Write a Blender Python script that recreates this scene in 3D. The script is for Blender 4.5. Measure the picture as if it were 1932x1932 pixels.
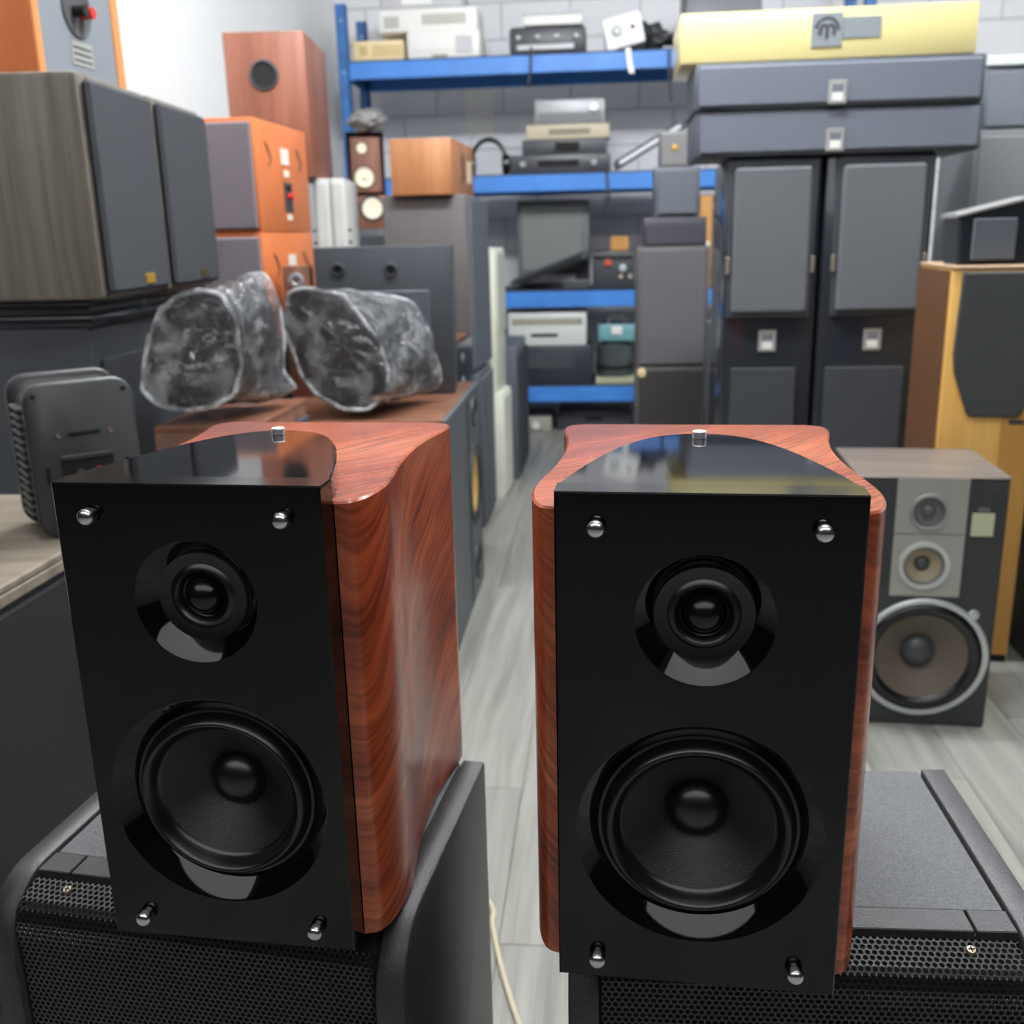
import bpy, bmesh, math, random
from mathutils import Matrix, Vector, noise
random.seed(7)
S = bpy.context.scene
for o in list(bpy.data.objects): bpy.data.objects.remove(o)
C = S.collection
PI = math.pi

# ------------------------------------------------------------------ camera
FPX, PITCH, ROLL, CAMH = 1887.4, .2697, -.0234, 1.10
RT = Vector((math.cos(ROLL), math.sin(PITCH)*math.sin(ROLL), math.cos(PITCH)*math.sin(ROLL)))
UP = Vector((-math.sin(ROLL), math.sin(PITCH)*math.cos(ROLL), math.cos(PITCH)*math.cos(ROLL)))
FW = Vector((0, math.cos(PITCH), -math.sin(PITCH)))
cam = bpy.data.cameras.new('camera'); camo = bpy.data.objects.new('camera', cam); C.objects.link(camo)
m = Matrix.Identity(4)
for i in range(3):
    m[i][0] = RT[i]; m[i][1] = UP[i]; m[i][2] = -FW[i]
m[0][3], m[1][3], m[2][3] = 0, 0, CAMH
camo.matrix_world = m
cam.sensor_width = 36; cam.sensor_height = 36; cam.sensor_fit = 'HORIZONTAL'
cam.lens = 36*FPX/1932; cam.clip_start = .02; cam.clip_end = 60
cam.dof.use_dof = True; cam.dof.focus_distance = .66; cam.dof.aperture_fstop = 9.5
S.camera = camo

# ------------------------------------------------------------------ world, exposure
w = bpy.data.worlds.new('world'); S.world = w; w.use_nodes = True
w.node_tree.nodes['Background'].inputs[0].default_value = (.72, .8, .9, 1)
w.node_tree.nodes['Background'].inputs[1].default_value = .25
S.view_settings.view_transform = 'Standard'; S.view_settings.look = 'None'
S.view_settings.gamma = 1; S.view_settings.use_curve_mapping = False
S.view_settings.exposure = .0
LAMP = 70.0           # strength of the ceiling panels' diffusers

def ray(px, py): return FW + RT*((px-966)/FPX) - UP*((py-966)/FPX)
def PY(px, py, Y):
    d = ray(px, py); return d*(Y/d.y) + Vector((0, 0, CAMH))
def PZ(px, py, Z):
    d = ray(px, py); return d*((Z-CAMH)/d.z) + Vector((0, 0, CAMH))

# ------------------------------------------------------------------ materials
def lin(v):
    v /= 255.; return v/12.92 if v <= .04045 else ((v+.055)/1.055)**2.4
def rgb(r, g, b): return (lin(r), lin(g), lin(b), 1)
MT = {}
def mat(name, col, rough=.5, metal=0, coat=0, spec=.5, bump=0, bscale=200, vary=0, vscale=8, emit=0, coatr=.05):
    if name in MT: return MT[name]
    M = bpy.data.materials.new(name); M.use_nodes = True; MT[name] = M
    nt = M.node_tree; N = nt.nodes; L = nt.links; b = N['Principled BSDF']
    b.inputs['Base Color'].default_value = rgb(*col); b.inputs['Roughness'].default_value = rough
    b.inputs['Metallic'].default_value = metal; b.inputs['Coat Weight'].default_value = coat
    b.inputs['Coat Roughness'].default_value = coatr
    b.inputs['Specular IOR Level'].default_value = spec
    if emit:
        b.inputs['Emission Color'].default_value = rgb(*col); b.inputs['Emission Strength'].default_value = emit
    tc = N.new('ShaderNodeTexCoord')
    n = N.new('ShaderNodeTexNoise'); n.inputs['Scale'].default_value = vscale; n.inputs['Detail'].default_value = 4
    L.new(tc.outputs['Object'], n.inputs['Vector'])
    if vary:
        r = N.new('ShaderNodeValToRGB')
        c = rgb(*col)
        r.color_ramp.elements[0].position = .3; r.color_ramp.elements[1].position = .7
        r.color_ramp.elements[0].color = tuple(max(0, x*(1-vary)) for x in c[:3])+(1,)
        r.color_ramp.elements[1].color = tuple(min(1, x*(1+vary)) for x in c[:3])+(1,)
        L.new(n.outputs['Fac'], r.inputs[0]); L.new(r.outputs[0], b.inputs['Base Color'])
    if bump:
        n2 = N.new('ShaderNodeTexNoise'); n2.inputs['Scale'].default_value = bscale; n2.inputs['Detail'].default_value = 3
        L.new(tc.outputs['Object'], n2.inputs['Vector'])
        bp = N.new('ShaderNodeBump'); bp.inputs['Strength'].default_value = bump; bp.inputs['Distance'].default_value = .002
        L.new(n2.outputs['Fac'], bp.inputs['Height']); L.new(bp.outputs[0], b.inputs['Normal'])
    return M

def wood(name, cols, dirv, cross=40, along=3, rough=.4, coat=0, warp=.0, wscale=3, fine=.25, tint=(1, 1, 1)):
    """grain whose lines lie where dot(dirv, p) is constant"""
    if name in MT: return MT[name]
    M = bpy.data.materials.new(name); M.use_nodes = True; MT[name] = M
    nt = M.node_tree; N = nt.nodes; L = nt.links; b = N['Principled BSDF']
    b.inputs['Roughness'].default_value = rough; b.inputs['Coat Weight'].default_value = coat
    b.inputs['Coat Roughness'].default_value = .08
    tc = N.new('ShaderNodeTexCoord')
    wn = N.new('ShaderNodeTexNoise'); wn.inputs['Scale'].default_value = wscale; wn.inputs['Detail'].default_value = 2
    L.new(tc.outputs['Object'], wn.inputs['Vector'])
    dt = N.new('ShaderNodeVectorMath'); dt.operation = 'DOT_PRODUCT'; dt.inputs[1].default_value = dirv
    L.new(tc.outputs['Object'], dt.inputs[0])
    ma = N.new('ShaderNodeMath'); ma.operation = 'MULTIPLY_ADD'; ma.inputs[1].default_value = warp
    L.new(wn.outputs['Fac'], ma.inputs[0]); L.new(dt.outputs['Value'], ma.inputs[2])
    sc = N.new('ShaderNodeMath'); sc.operation = 'MULTIPLY'; sc.inputs[1].default_value = cross
    L.new(ma.outputs[0], sc.inputs[0])
    vs = N.new('ShaderNodeVectorMath'); vs.operation = 'SCALE'; vs.inputs['Scale'].default_value = along
    L.new(tc.outputs['Object'], vs.inputs[0])
    cb = N.new('ShaderNodeCombineXYZ'); L.new(sc.outputs[0], cb.inputs[0])
    ad = N.new('ShaderNodeVectorMath'); ad.operation = 'ADD'
    L.new(vs.outputs[0], ad.inputs[0]); L.new(cb.outputs[0], ad.inputs[1])
    n1 = N.new('ShaderNodeTexNoise'); n1.inputs['Scale'].default_value = 1; n1.inputs['Detail'].default_value = 3
    n1.inputs['Roughness'].default_value = .55
    L.new(ad.outputs[0], n1.inputs['Vector'])
    rp = N.new('ShaderNodeValToRGB'); els = rp.color_ramp.elements
    pos = [.28, .45, .6, .75]
    while len(els) < len(cols): els.new(.5)
    for i, c in enumerate(cols):
        els[i].position = pos[i] if len(cols) == 4 else .3+.4*i/max(1, len(cols)-1); els[i].color = rgb(*c)
    L.new(n1.outputs['Fac'], rp.inputs[0])
    s2 = N.new('ShaderNodeVectorMath'); s2.operation = 'MULTIPLY'; s2.inputs[1].default_value = (14, 2.5, 2.5)
    L.new(ad.outputs[0], s2.inputs[0])
    n2 = N.new('ShaderNodeTexNoise'); n2.inputs['Scale'].default_value = 1; n2.inputs['Detail'].default_value = 2
    L.new(s2.outputs[0], n2.inputs['Vector'])
    r2 = N.new('ShaderNodeValToRGB'); r2.color_ramp.elements[0].position = .3; r2.color_ramp.elements[1].position = .62
    r2.color_ramp.elements[0].color = (1-fine*1.6,)*3+(1,); r2.color_ramp.elements[1].color = (1, 1, 1, 1)
    L.new(n2.outputs['Fac'], r2.inputs[0])
    mx = N.new('ShaderNodeMix'); mx.data_type = 'RGBA'; mx.blend_type = 'MULTIPLY'; mx.inputs[0].default_value = 1
    L.new(rp.outputs[0], mx.inputs[6]); L.new(r2.outputs[0], mx.inputs[7])
    L.new(mx.outputs[2], b.inputs['Base Color'])
    return M

ROSE = wood('rosewood_varnish', [(114, 48, 31), (158, 72, 44), (184, 92, 55), (204, 120, 84)], (.35, -.75, 1.0), 17, 5, .27, .15, .10, 5, .30)
GLOSSBLACK = mat('piano_black', (5, 5, 6), .05, spec=.5)
BAFFLE = mat('satin_black_lacquer', (4, 4, 5), .10, spec=.4)
CONE = mat('black_cone', (11, 11, 12), .36, spec=.6, bump=.3, bscale=1400)
RUBBER = mat('black_rubber', (9, 9, 10), .3, spec=.7)
DOME = mat('black_dome', (12, 12, 12), .2)
CHROME = mat('chrome', (214, 214, 217), .2, metal=1)
CRYSTAL = mat('polished_steel', (240, 238, 238), .38, metal=.85)
EDGEBROWN = mat('dark_brown_edge', (40, 20, 14), .3, coat=.3)
TEXBLACK = mat('textured_black_paint', (46, 46, 47), .42, bump=.25, bscale=700, vary=.2, vscale=300)
PANELBLACK = mat('speckled_black_vinyl', (82, 84, 85), .42, bump=.5, bscale=900, vary=.4, vscale=420)
MESHBLACK = mat('black_steel_mesh', (15, 15, 15), .3, coat=.4, coatr=.25)
VOID = mat('dark_inside', (8, 8, 8), .8)
BRASS = mat('worn_zinc_screw', (190, 175, 150), .35, metal=.8)
BLUE = mat('blue_rack_paint', (62, 126, 204), .45, vary=.12, vscale=6)
BLUEDK = mat('blue_rack_post', (42, 98, 160), .5, vary=.25, vscale=14)
DECK = mat('dark_navy_deck', (40, 52, 74), .7)
BOXBLACK = mat('black_ash_vinyl', (58, 61, 66), .45, vary=.12, vscale=5)
BOXBLUE = mat('blue_black_vinyl', (80, 85, 94), .42, vary=.1, vscale=4)
BLACKGLOSS2 = mat('glossy_black_cabinet', (38, 41, 47), .18, coat=.4)
CLOTH = mat('black_grille_cloth', (92, 95, 99), .85, bump=.4, bscale=700)
CLOTH2 = mat('dark_grille_cloth', (54, 57, 62), .85, bump=.4, bscale=700)
GREYCLOTH = mat('mauve_grey_grille_cloth', (118, 110, 116), .9, bump=.4, bscale=600)
ORANGE = mat('orange_veneer', (206, 116, 66), .45, vary=.1, vscale=9)
ORANGE2 = mat('bright_orange_edge', (225, 140, 80), .45)
SLATE = mat('slate_grey_panel', (124, 130, 136), .5)
WHITEP = mat('white_plastic', (226, 226, 220), .45)
CREAM = mat('cream_plastic', (226, 206, 158), .45)
PAPER = mat('paper_label', (232, 230, 220), .7)
SILVER = mat('silver_badge', (190, 190, 184), .35, metal=.6)
SILVERPLATE = mat('brushed_silver_plate', (172, 172, 164), .35, metal=.45)
GOLD = mat('gold_badge', (205, 160, 60), .35, metal=.6)
RED = mat('red_plastic', (200, 40, 36), .4)
ORANGEBIT = mat('orange_sticker', (226, 100, 50), .5)
YELLOW = mat('pale_yellow_lacquer', (222, 209, 148), .22, coat=.3)
BADGEGREY = mat('grey_emblem_plate', (128, 134, 138), .4)
INK = mat('dark_ink', (60, 62, 66), .5)
GREYSTEEL = mat('grey_equipment', (150, 152, 154), .4, metal=.2)
DKEQUIP = mat('charcoal_equipment', (58, 60, 66), .4)
BEIGE = mat('beige_equipment', (186, 176, 150), .5)
KEV = mat('yellow_woven_cone', (190, 160, 92), .5, bump=.5, bscale=500)
TANCONE = mat('tan_paper_cone', (150, 136, 112), .6)
WHITECONE = mat('white_paper_cone', (232, 224, 200), .6)
TEAL = mat('teal_plastic', (110, 160, 165), .4)
CARD = mat('brown_cardboard', (190, 140, 80), .8)
IVORY = mat('ivory_cabinet_paint', (222, 224, 206), .45, vary=.06, vscale=5)
WHITECAB = mat('grey_white_laminate', (190, 192, 187), .5, vary=.06, vscale=12)
DARKWOOD = wood('grey_brown_veneer', [(90, 83, 74), (112, 104, 94), (124, 116, 107)], (.75, .75, 0), 60, 2, .5, 0, .02, 3, .12)
REDWOOD = wood('red_brown_veneer', [(110, 64, 47), (132, 80, 60), (144, 92, 72)], (.8, .8, 0), 30, 1.5, .45, 0, .02, 3, .1)
OAKWOOD = wood('orange_brown_veneer', [(146, 98, 60), (174, 118, 76), (186, 132, 90)], (.8, .8, 0), 24, 1.5, .45, 0, .03, 3, .12)
BROWNTOP = wood('brown_walnut_top', [(96, 62, 46), (128, 86, 66), (150, 108, 84)], (.9, .2, .3), 30, 2, .35, .1, .02, 3, .15)
GREIGETOP = wood('greige_wood_top', [(108, 98, 86), (130, 120, 106), (142, 132, 118)], (.95, .2, 0), 30, 2, .45, 0, .02, 3, .12)
TANWOOD = wood('honey_veneer', [(214, 162, 84), (228, 178, 98), (236, 190, 112)], (.8, .8, 0), 20, 1, .4, .1, .02, 3, .06)
BROWNSPK = wood('red_walnut', [(86, 52, 40), (120, 76, 58), (138, 92, 72)], (.8, .8, 0), 30, 2, .5, 0, .02, 3, .12)
VINTTOP = wood('faded_walnut_top', [(96, 88, 82), (122, 112, 104), (134, 122, 114)], (.15, 1, 0), 40, 2, .35, .1, .02, 3, .12)
WALLWHITE = mat('white_plaster', (238, 239, 238), .8, vary=.02, vscale=2)
CEIL = mat('white_ceiling', (225, 225, 222), .9)
BLOCK = mat('painted_block', (222, 222, 224), .85, bump=.3, bscale=60, vary=.04, vscale=3)
MORTAR = mat('grey_mortar', (190, 190, 192), .95)
DARKWALL = mat('unseen_dark_wall', (34, 33, 32), .9)  # for unseen walls around the camera, dark to keep gloss reflections low

# ------------------------------------------------------------------ mesh helpers
class MB:
    def __init__(s): s.v = []; s.f = []
    def add(s, vs, fs, M=None):
        o = len(s.v)
        s.v += [tuple(M @ Vector(p)) if M else tuple(p) for p in vs]
        s.f += [tuple(i+o for i in f) for f in fs]; return s
    def box(s, x0, x1, y0, y1, z0, z1, bev=0, seg=1, M=None, drop=None):
        x0, x1 = min(x0, x1), max(x0, x1); y0, y1 = min(y0, y1), max(y0, y1); z0, z1 = min(z0, z1), max(z0, z1)
        bm = bmesh.new(); bmesh.ops.create_cube(bm, size=1)
        for v in bm.verts:
            v.co = Vector(((x0+x1)/2+v.co.x*(x1-x0), (y0+y1)/2+v.co.y*(y1-y0), (z0+z1)/2+v.co.z*(z1-z0)))
        if drop == 'front':
            bmesh.ops.delete(bm, geom=[f for f in bm.faces if f.normal.y < -.9 or all(abs(v.co.y-y0) < 1e-7 for v in f.verts)], context='FACES')
        if bev:
            bev = min(bev, .45*min(x1-x0, y1-y0, z1-z0))
            es = [e for e in bm.edges if len(e.link_faces) == 2]
            bmesh.ops.bevel(bm, geom=es, offset=bev, segments=seg, affect='EDGES', profile=.5, clamp_overlap=True)
        bm.verts.index_update()
        s.add([v.co.copy() for v in bm.verts], [[v.index for v in f.verts] for f in bm.faces], M); bm.free(); return s
    def prism(s, poly, z0, z1, M=None, bev=0):
        """poly counter-clockwise in xy, extruded in z; bev chamfers the rims"""
        n = len(poly)
        def inset(d):
            out = []
            for i in range(n):
                a, b, c = Vector(poly[i-1]), Vector(poly[i]), Vector(poly[(i+1) % n])
                n1 = Vector((-(b-a).y, (b-a).x)).normalized(); n2 = Vector((-(c-b).y, (c-b).x)).normalized()
                nn = (n1+n2); k = max(.4, nn.length_squared/2); out.append(b+nn*(d/k)*(1 if k > .4 else .5))
            return out
        if bev:
            p2 = inset(bev); rings = [(p2, z0), (poly, z0+bev), (poly, z1-bev), (p2, z1)]
        else: rings = [(poly, z0), (poly, z1)]
        vs = [(p[0], p[1], z) for pl, z in rings for p in pl]; fs = []
        for k in range(len(rings)-1):
            for i in range(n):
                j = (i+1) % n; fs.append((k*n+i, k*n+j, (k+1)*n+j, (k+1)*n+i))
        fs.append(tuple(reversed(range(n)))); fs.append(tuple(range((len(rings)-1)*n, len(rings)*n)))
        return s.add(vs, fs, M)
    def lathe(s, prof, seg=40, M=None, cx=0, cy=0):
        """prof [(r, n)] turned round the local z axis through (cx, cy)"""
        vs = []; fs = []; idx = []
        for r, h in prof:
            if r < 1e-6: idx.append([len(vs)]*seg); vs.append((cx, cy, h))
            else:
                idx.append(list(range(len(vs), len(vs)+seg)))
                vs += [(cx+r*math.cos(2*PI*k/seg), cy+r*math.sin(2*PI*k/seg), h) for k in range(seg)]
        for a, b in zip(idx, idx[1:]):
            for k in range(seg):
                l = (k+1) % seg; q = [a[k], b[k], b[l], a[l]]; u = []
                for t in q:
                    if t not in u: u.append(t)
                if len(u) > 2: fs.append(tuple(reversed(u)))
        return s.add(vs, fs, M)
    def tube(s, pts, r, seg=8, M=None, flat=1):
        pts = [Vector(p) for p in pts]; vs = []; fs = []
        up = Vector((0, 0, 1))
        for i, p in enumerate(pts):
            t = (pts[min(i+1, len(pts)-1)]-pts[max(i-1, 0)]).normalized()
            a = t.cross(up)
            if a.length < 1e-3: a = t.cross(Vector((1, 0, 0)))
            a.normalize(); b = a.cross(t).normalized()
            vs += [p+a*(r*math.cos(2*PI*k/seg))+b*(r*flat*math.sin(2*PI*k/seg)) for k in range(seg)]
        for i in range(len(pts)-1):
            for k in range(seg):
                l = (k+1) % seg; fs.append((i*seg+k, i*seg+l, (i+1)*seg+l, (i+1)*seg+k))
        fs.append(tuple(reversed(range(seg)))); fs.append(tuple(range((len(pts)-1)*seg, len(pts)*seg)))
        return s.add(vs, fs, M)
    def mesh(s, name, m, ang=35):
        me = bpy.data.meshes.new(name); me.from_pydata(s.v, [], s.f); me.update()
        if m: me.materials.append(m)
        me.polygons.foreach_set('use_smooth', [True]*len(me.polygons)); me.set_sharp_from_angle(angle=math.radians(ang))
        return me
    def build(s, name, m, parent=None, label=None, ang=35):
        o = bpy.data.objects.new(name, s.mesh(name, m, ang)); C.objects.link(o)
        if parent: o.parent = parent
        if label: o['label'] = label
        return o

def tag(o, label, cat, group=None):
    o['label'] = label; o['category'] = cat
    if group: o['group'] = group
    return o
def thing(name, label, cat, loc, rz=0, group=None):
    o = bpy.data.objects.new(name, None); C.objects.link(o); o.empty_display_size = .05
    o.location = loc; o.rotation_euler = (0, 0, rz); return tag(o, label, cat, group)
def struct(o): o['kind'] = 'structure'; return o
def dup(root, loc, rz, label):
    def cp(o, par):
        c = o.copy(); C.objects.link(c); c.parent = par
        for ch in list(o.children): cp(ch, c)
        return c
    r = cp(root, None); r.location = loc; r.rotation_euler = (0, 0, rz); r['label'] = label; return r

def FR(w, d, face):
    """matrix taking (u right, v up, n outward) of a face to box coordinates"""
    if face == 'front': ax = ((1, 0, 0), (0, 0, 1), (0, -1, 0)); o = (0, 0, 0)
    elif face == 'right': ax = ((0, 1, 0), (0, 0, 1), (1, 0, 0)); o = (w/2, 0, 0)
    elif face == 'left': ax = ((0, -1, 0), (0, 0, 1), (-1, 0, 0)); o = (-w/2, d, 0)
    elif face == 'back': ax = ((-1, 0, 0), (0, 0, 1), (0, 1, 0)); o = (0, d, 0)
    M = Matrix.Identity(4)
    for c in range(3):
        for r in range(3): M[r][c] = ax[c][r]
    for r in range(3): M[r][3] = o[r]
    return M

def cabinet(name, label, cat, loc, rz, w, d, h, m, bev=.004, group=None, drop=None, part='cabinet'):
    t = thing(name, label, cat, loc, rz, group)
    MB().box(-w/2, w/2, 0, d, 0, h, bev, 2, drop=drop).build(part, m, t)
    return t
def slab(t, name, m, M, u0, u1, v0, v1, n0=0, n1=.004, bev=.001, label=None):
    return MB().box(u0, u1, v0, v1, n0, n1, bev, 1, M).build(name, m, t, label)
def disc(t, name, m, M, u, v, prof, seg=32, label=None):
    return MB().lathe(prof, seg, M, u, v).build(name, m, t, label)

def holed(bands, x0, x1, N=64):
    """rectangle bands [(z0, z1, cx, cz, r)] each with one round hole, in the uv plane, n = 0; also the four rims"""
    vs = []; fs = []
    for z0, z1, cx, cz, r in bands:
        ang = sorted([2*PI*k/N for k in range(N)] + [math.atan2(zz-cz, xx-cx) % (2*PI) for xx in (x0, x1) for zz in (z0, z1)])
        o = len(vs); n = len(ang)
        for a in ang:
            c, s_ = math.cos(a), math.sin(a)
            t = min((((x1 if c > 0 else x0)-cx)/c) if abs(c) > 1e-9 else 9, (((z1 if s_ > 0 else z0)-cz)/s_) if abs(s_) > 1e-9 else 9)
            vs.append((cx+r*c, cz+r*s_, 0)); vs.append((cx+t*c, cz+t*s_, 0))
        for k in range(n):
            l = (k+1) % n; fs.append((o+2*k, o+2*k+1, o+2*l+1, o+2*l))
    return vs, fs
def baffle(t, m, M, x0, x1, bands, th=.012, name='baffle', N=64):
    mb = MB(); vs, fs = holed(bands, x0, x1, N)
    c = .0012; z0 = bands[0][0]; z1 = bands[-1][1]
    mb.add([(x, y, th) for x, y, _ in vs], fs, M)
    ring = lambda i, n: [(x0-i, z0-i, n), (x1+i, z0-i, n), (x1+i, z1+i, n), (x0-i, z1+i, n)]
    rv = ring(0, th)+ring(c, th-c)+ring(c, 0)
    mb.add(rv, [(k*4+i, k*4+(i+1) % 4, (k+1)*4+(i+1) % 4, (k+1)*4+i)[::-1] for k in range(2) for i in range(4)], M)
    for _, _, cx, cz, r in bands:
        mb.lathe([(r, th), (r, -.02)][::-1], N, M, cx, cz)
    return mb.build(name, m, t)
def driver(t, M, u, v, R, n, ring, sur, cone, cap, deep=.35, seg=48, capr=.3, ringw=.12, sw=.84):
    """frame ring proud of the baffle, rolled surround, cone, dust cap; each its own part"""
    a = R*(1-ringw); b = a*sw
    if ring: disc(t, 'driver_ring', ring, M, u, v, [(R, n), (R, n+.004), (R*.97, n+.007), (a, n+.005), (a, n-.004)][::-1], seg)
    disc(t, 'surround', sur, M, u, v, [(a+(b-a)*k/8, n-.003+math.sin(PI*k/8)*R*.06) for k in range(9)][::-1], seg)
    disc(t, 'cone', cone, M, u, v, [(b, n-.003), (b*.95, n-.006), (b*.6, n-R*deep*.6), (R*capr*.9, n-R*deep)][::-1], seg)
    disc(t, 'dust_cap', cap, M, u, v, [(R*capr*math.cos(q*PI/10), n-R*deep+R*capr*.75*math.sin(q*PI/10)) for q in range(6)][::-1], seg)

# ------------------------------------------------------------------ room (turned a few degrees against the camera)
RA = -.1
RU = Vector((math.cos(RA), math.sin(RA), 0)); RV = Vector((math.sin(RA), -math.cos(RA), 0))   # along the back wall; towards the camera
RC = Vector((-.99, 6.47, 0))
def room(u, v, z=0): return RC+RU*u+RV*v+Vector((0, 0, z))
ROOMW, ROOML, ROOMH = 5.2, 9.6, 3.05
def slabobj(name, u0, u1, v0, v1, z0, z1, m):
    o = MB().box(u0, u1, -v1, -v0, z0, z1).build(name, m); o.location = RC; o.rotation_euler = (0, 0, RA); return struct(o)
fl = slabobj('floor', -.1, ROOMW+.1, -.1, ROOML, -.06, -.005, mat('grey_subfloor', (120, 120, 116), .9))
slabobj('ceiling', -.1, ROOMW+.1, -.1, ROOML, ROOMH, ROOMH+.06, CEIL)
wb = slabobj('wall_back', 0, ROOMW, -.1, 0, 0, ROOMH, MORTAR)
slabobj('wall_left', -.1, 0, -.1, 5.3, 0, ROOMH, WALLWHITE)
slabobj('wall_left_near', -2.4, -2.3, 5.3, ROOML, 0, ROOMH, DARKWALL)  # unseen wall, darkened to cut side reflections and ambient light on the baffles
slabobj('wall_left_return', -2.4, -.1, 5.2, 5.3, 0, ROOMH, DARKWALL)
slabobj('ceiling_alcove', -2.4, -.1, 5.3, ROOML, ROOMH, ROOMH+.06, CEIL)
slabobj('floor_alcove', -2.4, -.1, 5.3, ROOML, -.06, 0, mat('grey_subfloor', (120, 120, 116), .9))
slabobj('wall_right', ROOMW, ROOMW+.1, 0, 4.6, 0, ROOMH, WALLWHITE)
slabobj('wall_right_near', ROOMW, ROOMW+.1, 4.6, ROOML, 0, ROOMH, DARKWALL)  # unseen stretch of the right wall, darkened for the same reflections
slabobj('wall_front', -2.4, ROOMW, ROOML-.1, ROOML, 0, ROOMH, DARKWALL)
# floor planks, each its own piece
PLANK = wood('grey_oak_plank', [(112, 112, 105), (134, 134, 127), (148, 148, 140), (158, 157, 150)], (1, .03, 0), 22, 1.2, .34, 0, .03, 2.5, .1)
PLANK2 = wood('pale_grey_oak_plank', [(120, 118, 111), (141, 140, 132), (153, 152, 144), (164, 162, 155)], (1, -.02, 0), 26, 1.6, .34, 0, .04, 2, .1)
pw, plen = .182, 1.22
pm = [MB().box(.0006, pw-.0006, -plen+.0006, -.0006, -.005, 0, .0008).mesh('plank', q) for q in (PLANK, PLANK2)]
k = 0
for i in range(int(ROOMW/pw)+1):
    off = (i*.47) % plen
    for j in range(-1, 6):
        v0 = j*plen+off
        if v0 < -plen*.99 or v0 > 6.2: continue
        if i*pw > 3.4 and v0 > 1: continue
        k += 1
        o = bpy.data.objects.new('plank', pm[(i*3+j) % 2]); C.objects.link(o); o.parent = fl
        o.location = (i*pw, -max(v0, 0), 0)
        if v0 < 0: o.scale = (1, (plen+v0)/plen, 1)
# wall blocks
bw, bh = .4, .2
bme = MB().box(.005, bw-.005, -.006, .004, .005, bh-.005, .003).mesh('block', BLOCK)
bmh = MB().box(.002, bw/2-.005, -.006, .004, .005, bh-.005, .003).mesh('half_block', BLOCK)
for r in range(int(ROOMH/bh)):
    for c in range(-1, 13):
        u = c*bw+(bw/2 if r % 2 else 0)
        if u > ROOMW-bw*.9 or u < -bw/2-.01: continue
        o = bpy.data.objects.new('block', bme if u >= 0 else bmh); C.objects.link(o); o.parent = wb; o.location = (max(u, 0), 0, r*bh)
struct(MB().box(0, .055, -.05, 0, 0, ROOMH, .004).build('trim_1', WHITEP)).location = room(2.86, 0)
bpy.data.objects['trim_1'].rotation_euler = (0, 0, RA)

# ceiling panels: the room's lamps
def lamp(u, v, lu, lv, hh, k, label, name='ceiling_batten_light'):
    t = thing(name, label, 'ceiling light', room(u, v, ROOMH), RA, 'ceiling lights')
    a, b = lu/2, lv/2
    MB().box(-a-.03, a+.03, -b-.02, b+.02, -.045, 0, .006).build('housing', WHITEP, t)
    MB().box(-a, a, -b, b, -.045-hh, -.045, min(.03, hh*.4), 2).build('diffuser', mat('lit_diffuser_%g' % k, (247, 250, 255), .5, emit=k), t)
lamp(1.5, 3.9, 1.5, .12, .13, LAMP*1.55, 'long ceiling batten light nearest the blue rack')
lamp(1.85, 5.6, 1.5, .12, .13, LAMP*.42, 'long ceiling batten light over the foreground speakers')
lamp(3.6, 3.4, 1.5, .12, .13, LAMP*.8, 'long ceiling batten light over the right side')
lamp(1.3, 8.15, 5.8, 2.3, .03, 1.9, 'wide dim ceiling panel light behind the camera', 'ceiling_panel_light')

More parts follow.
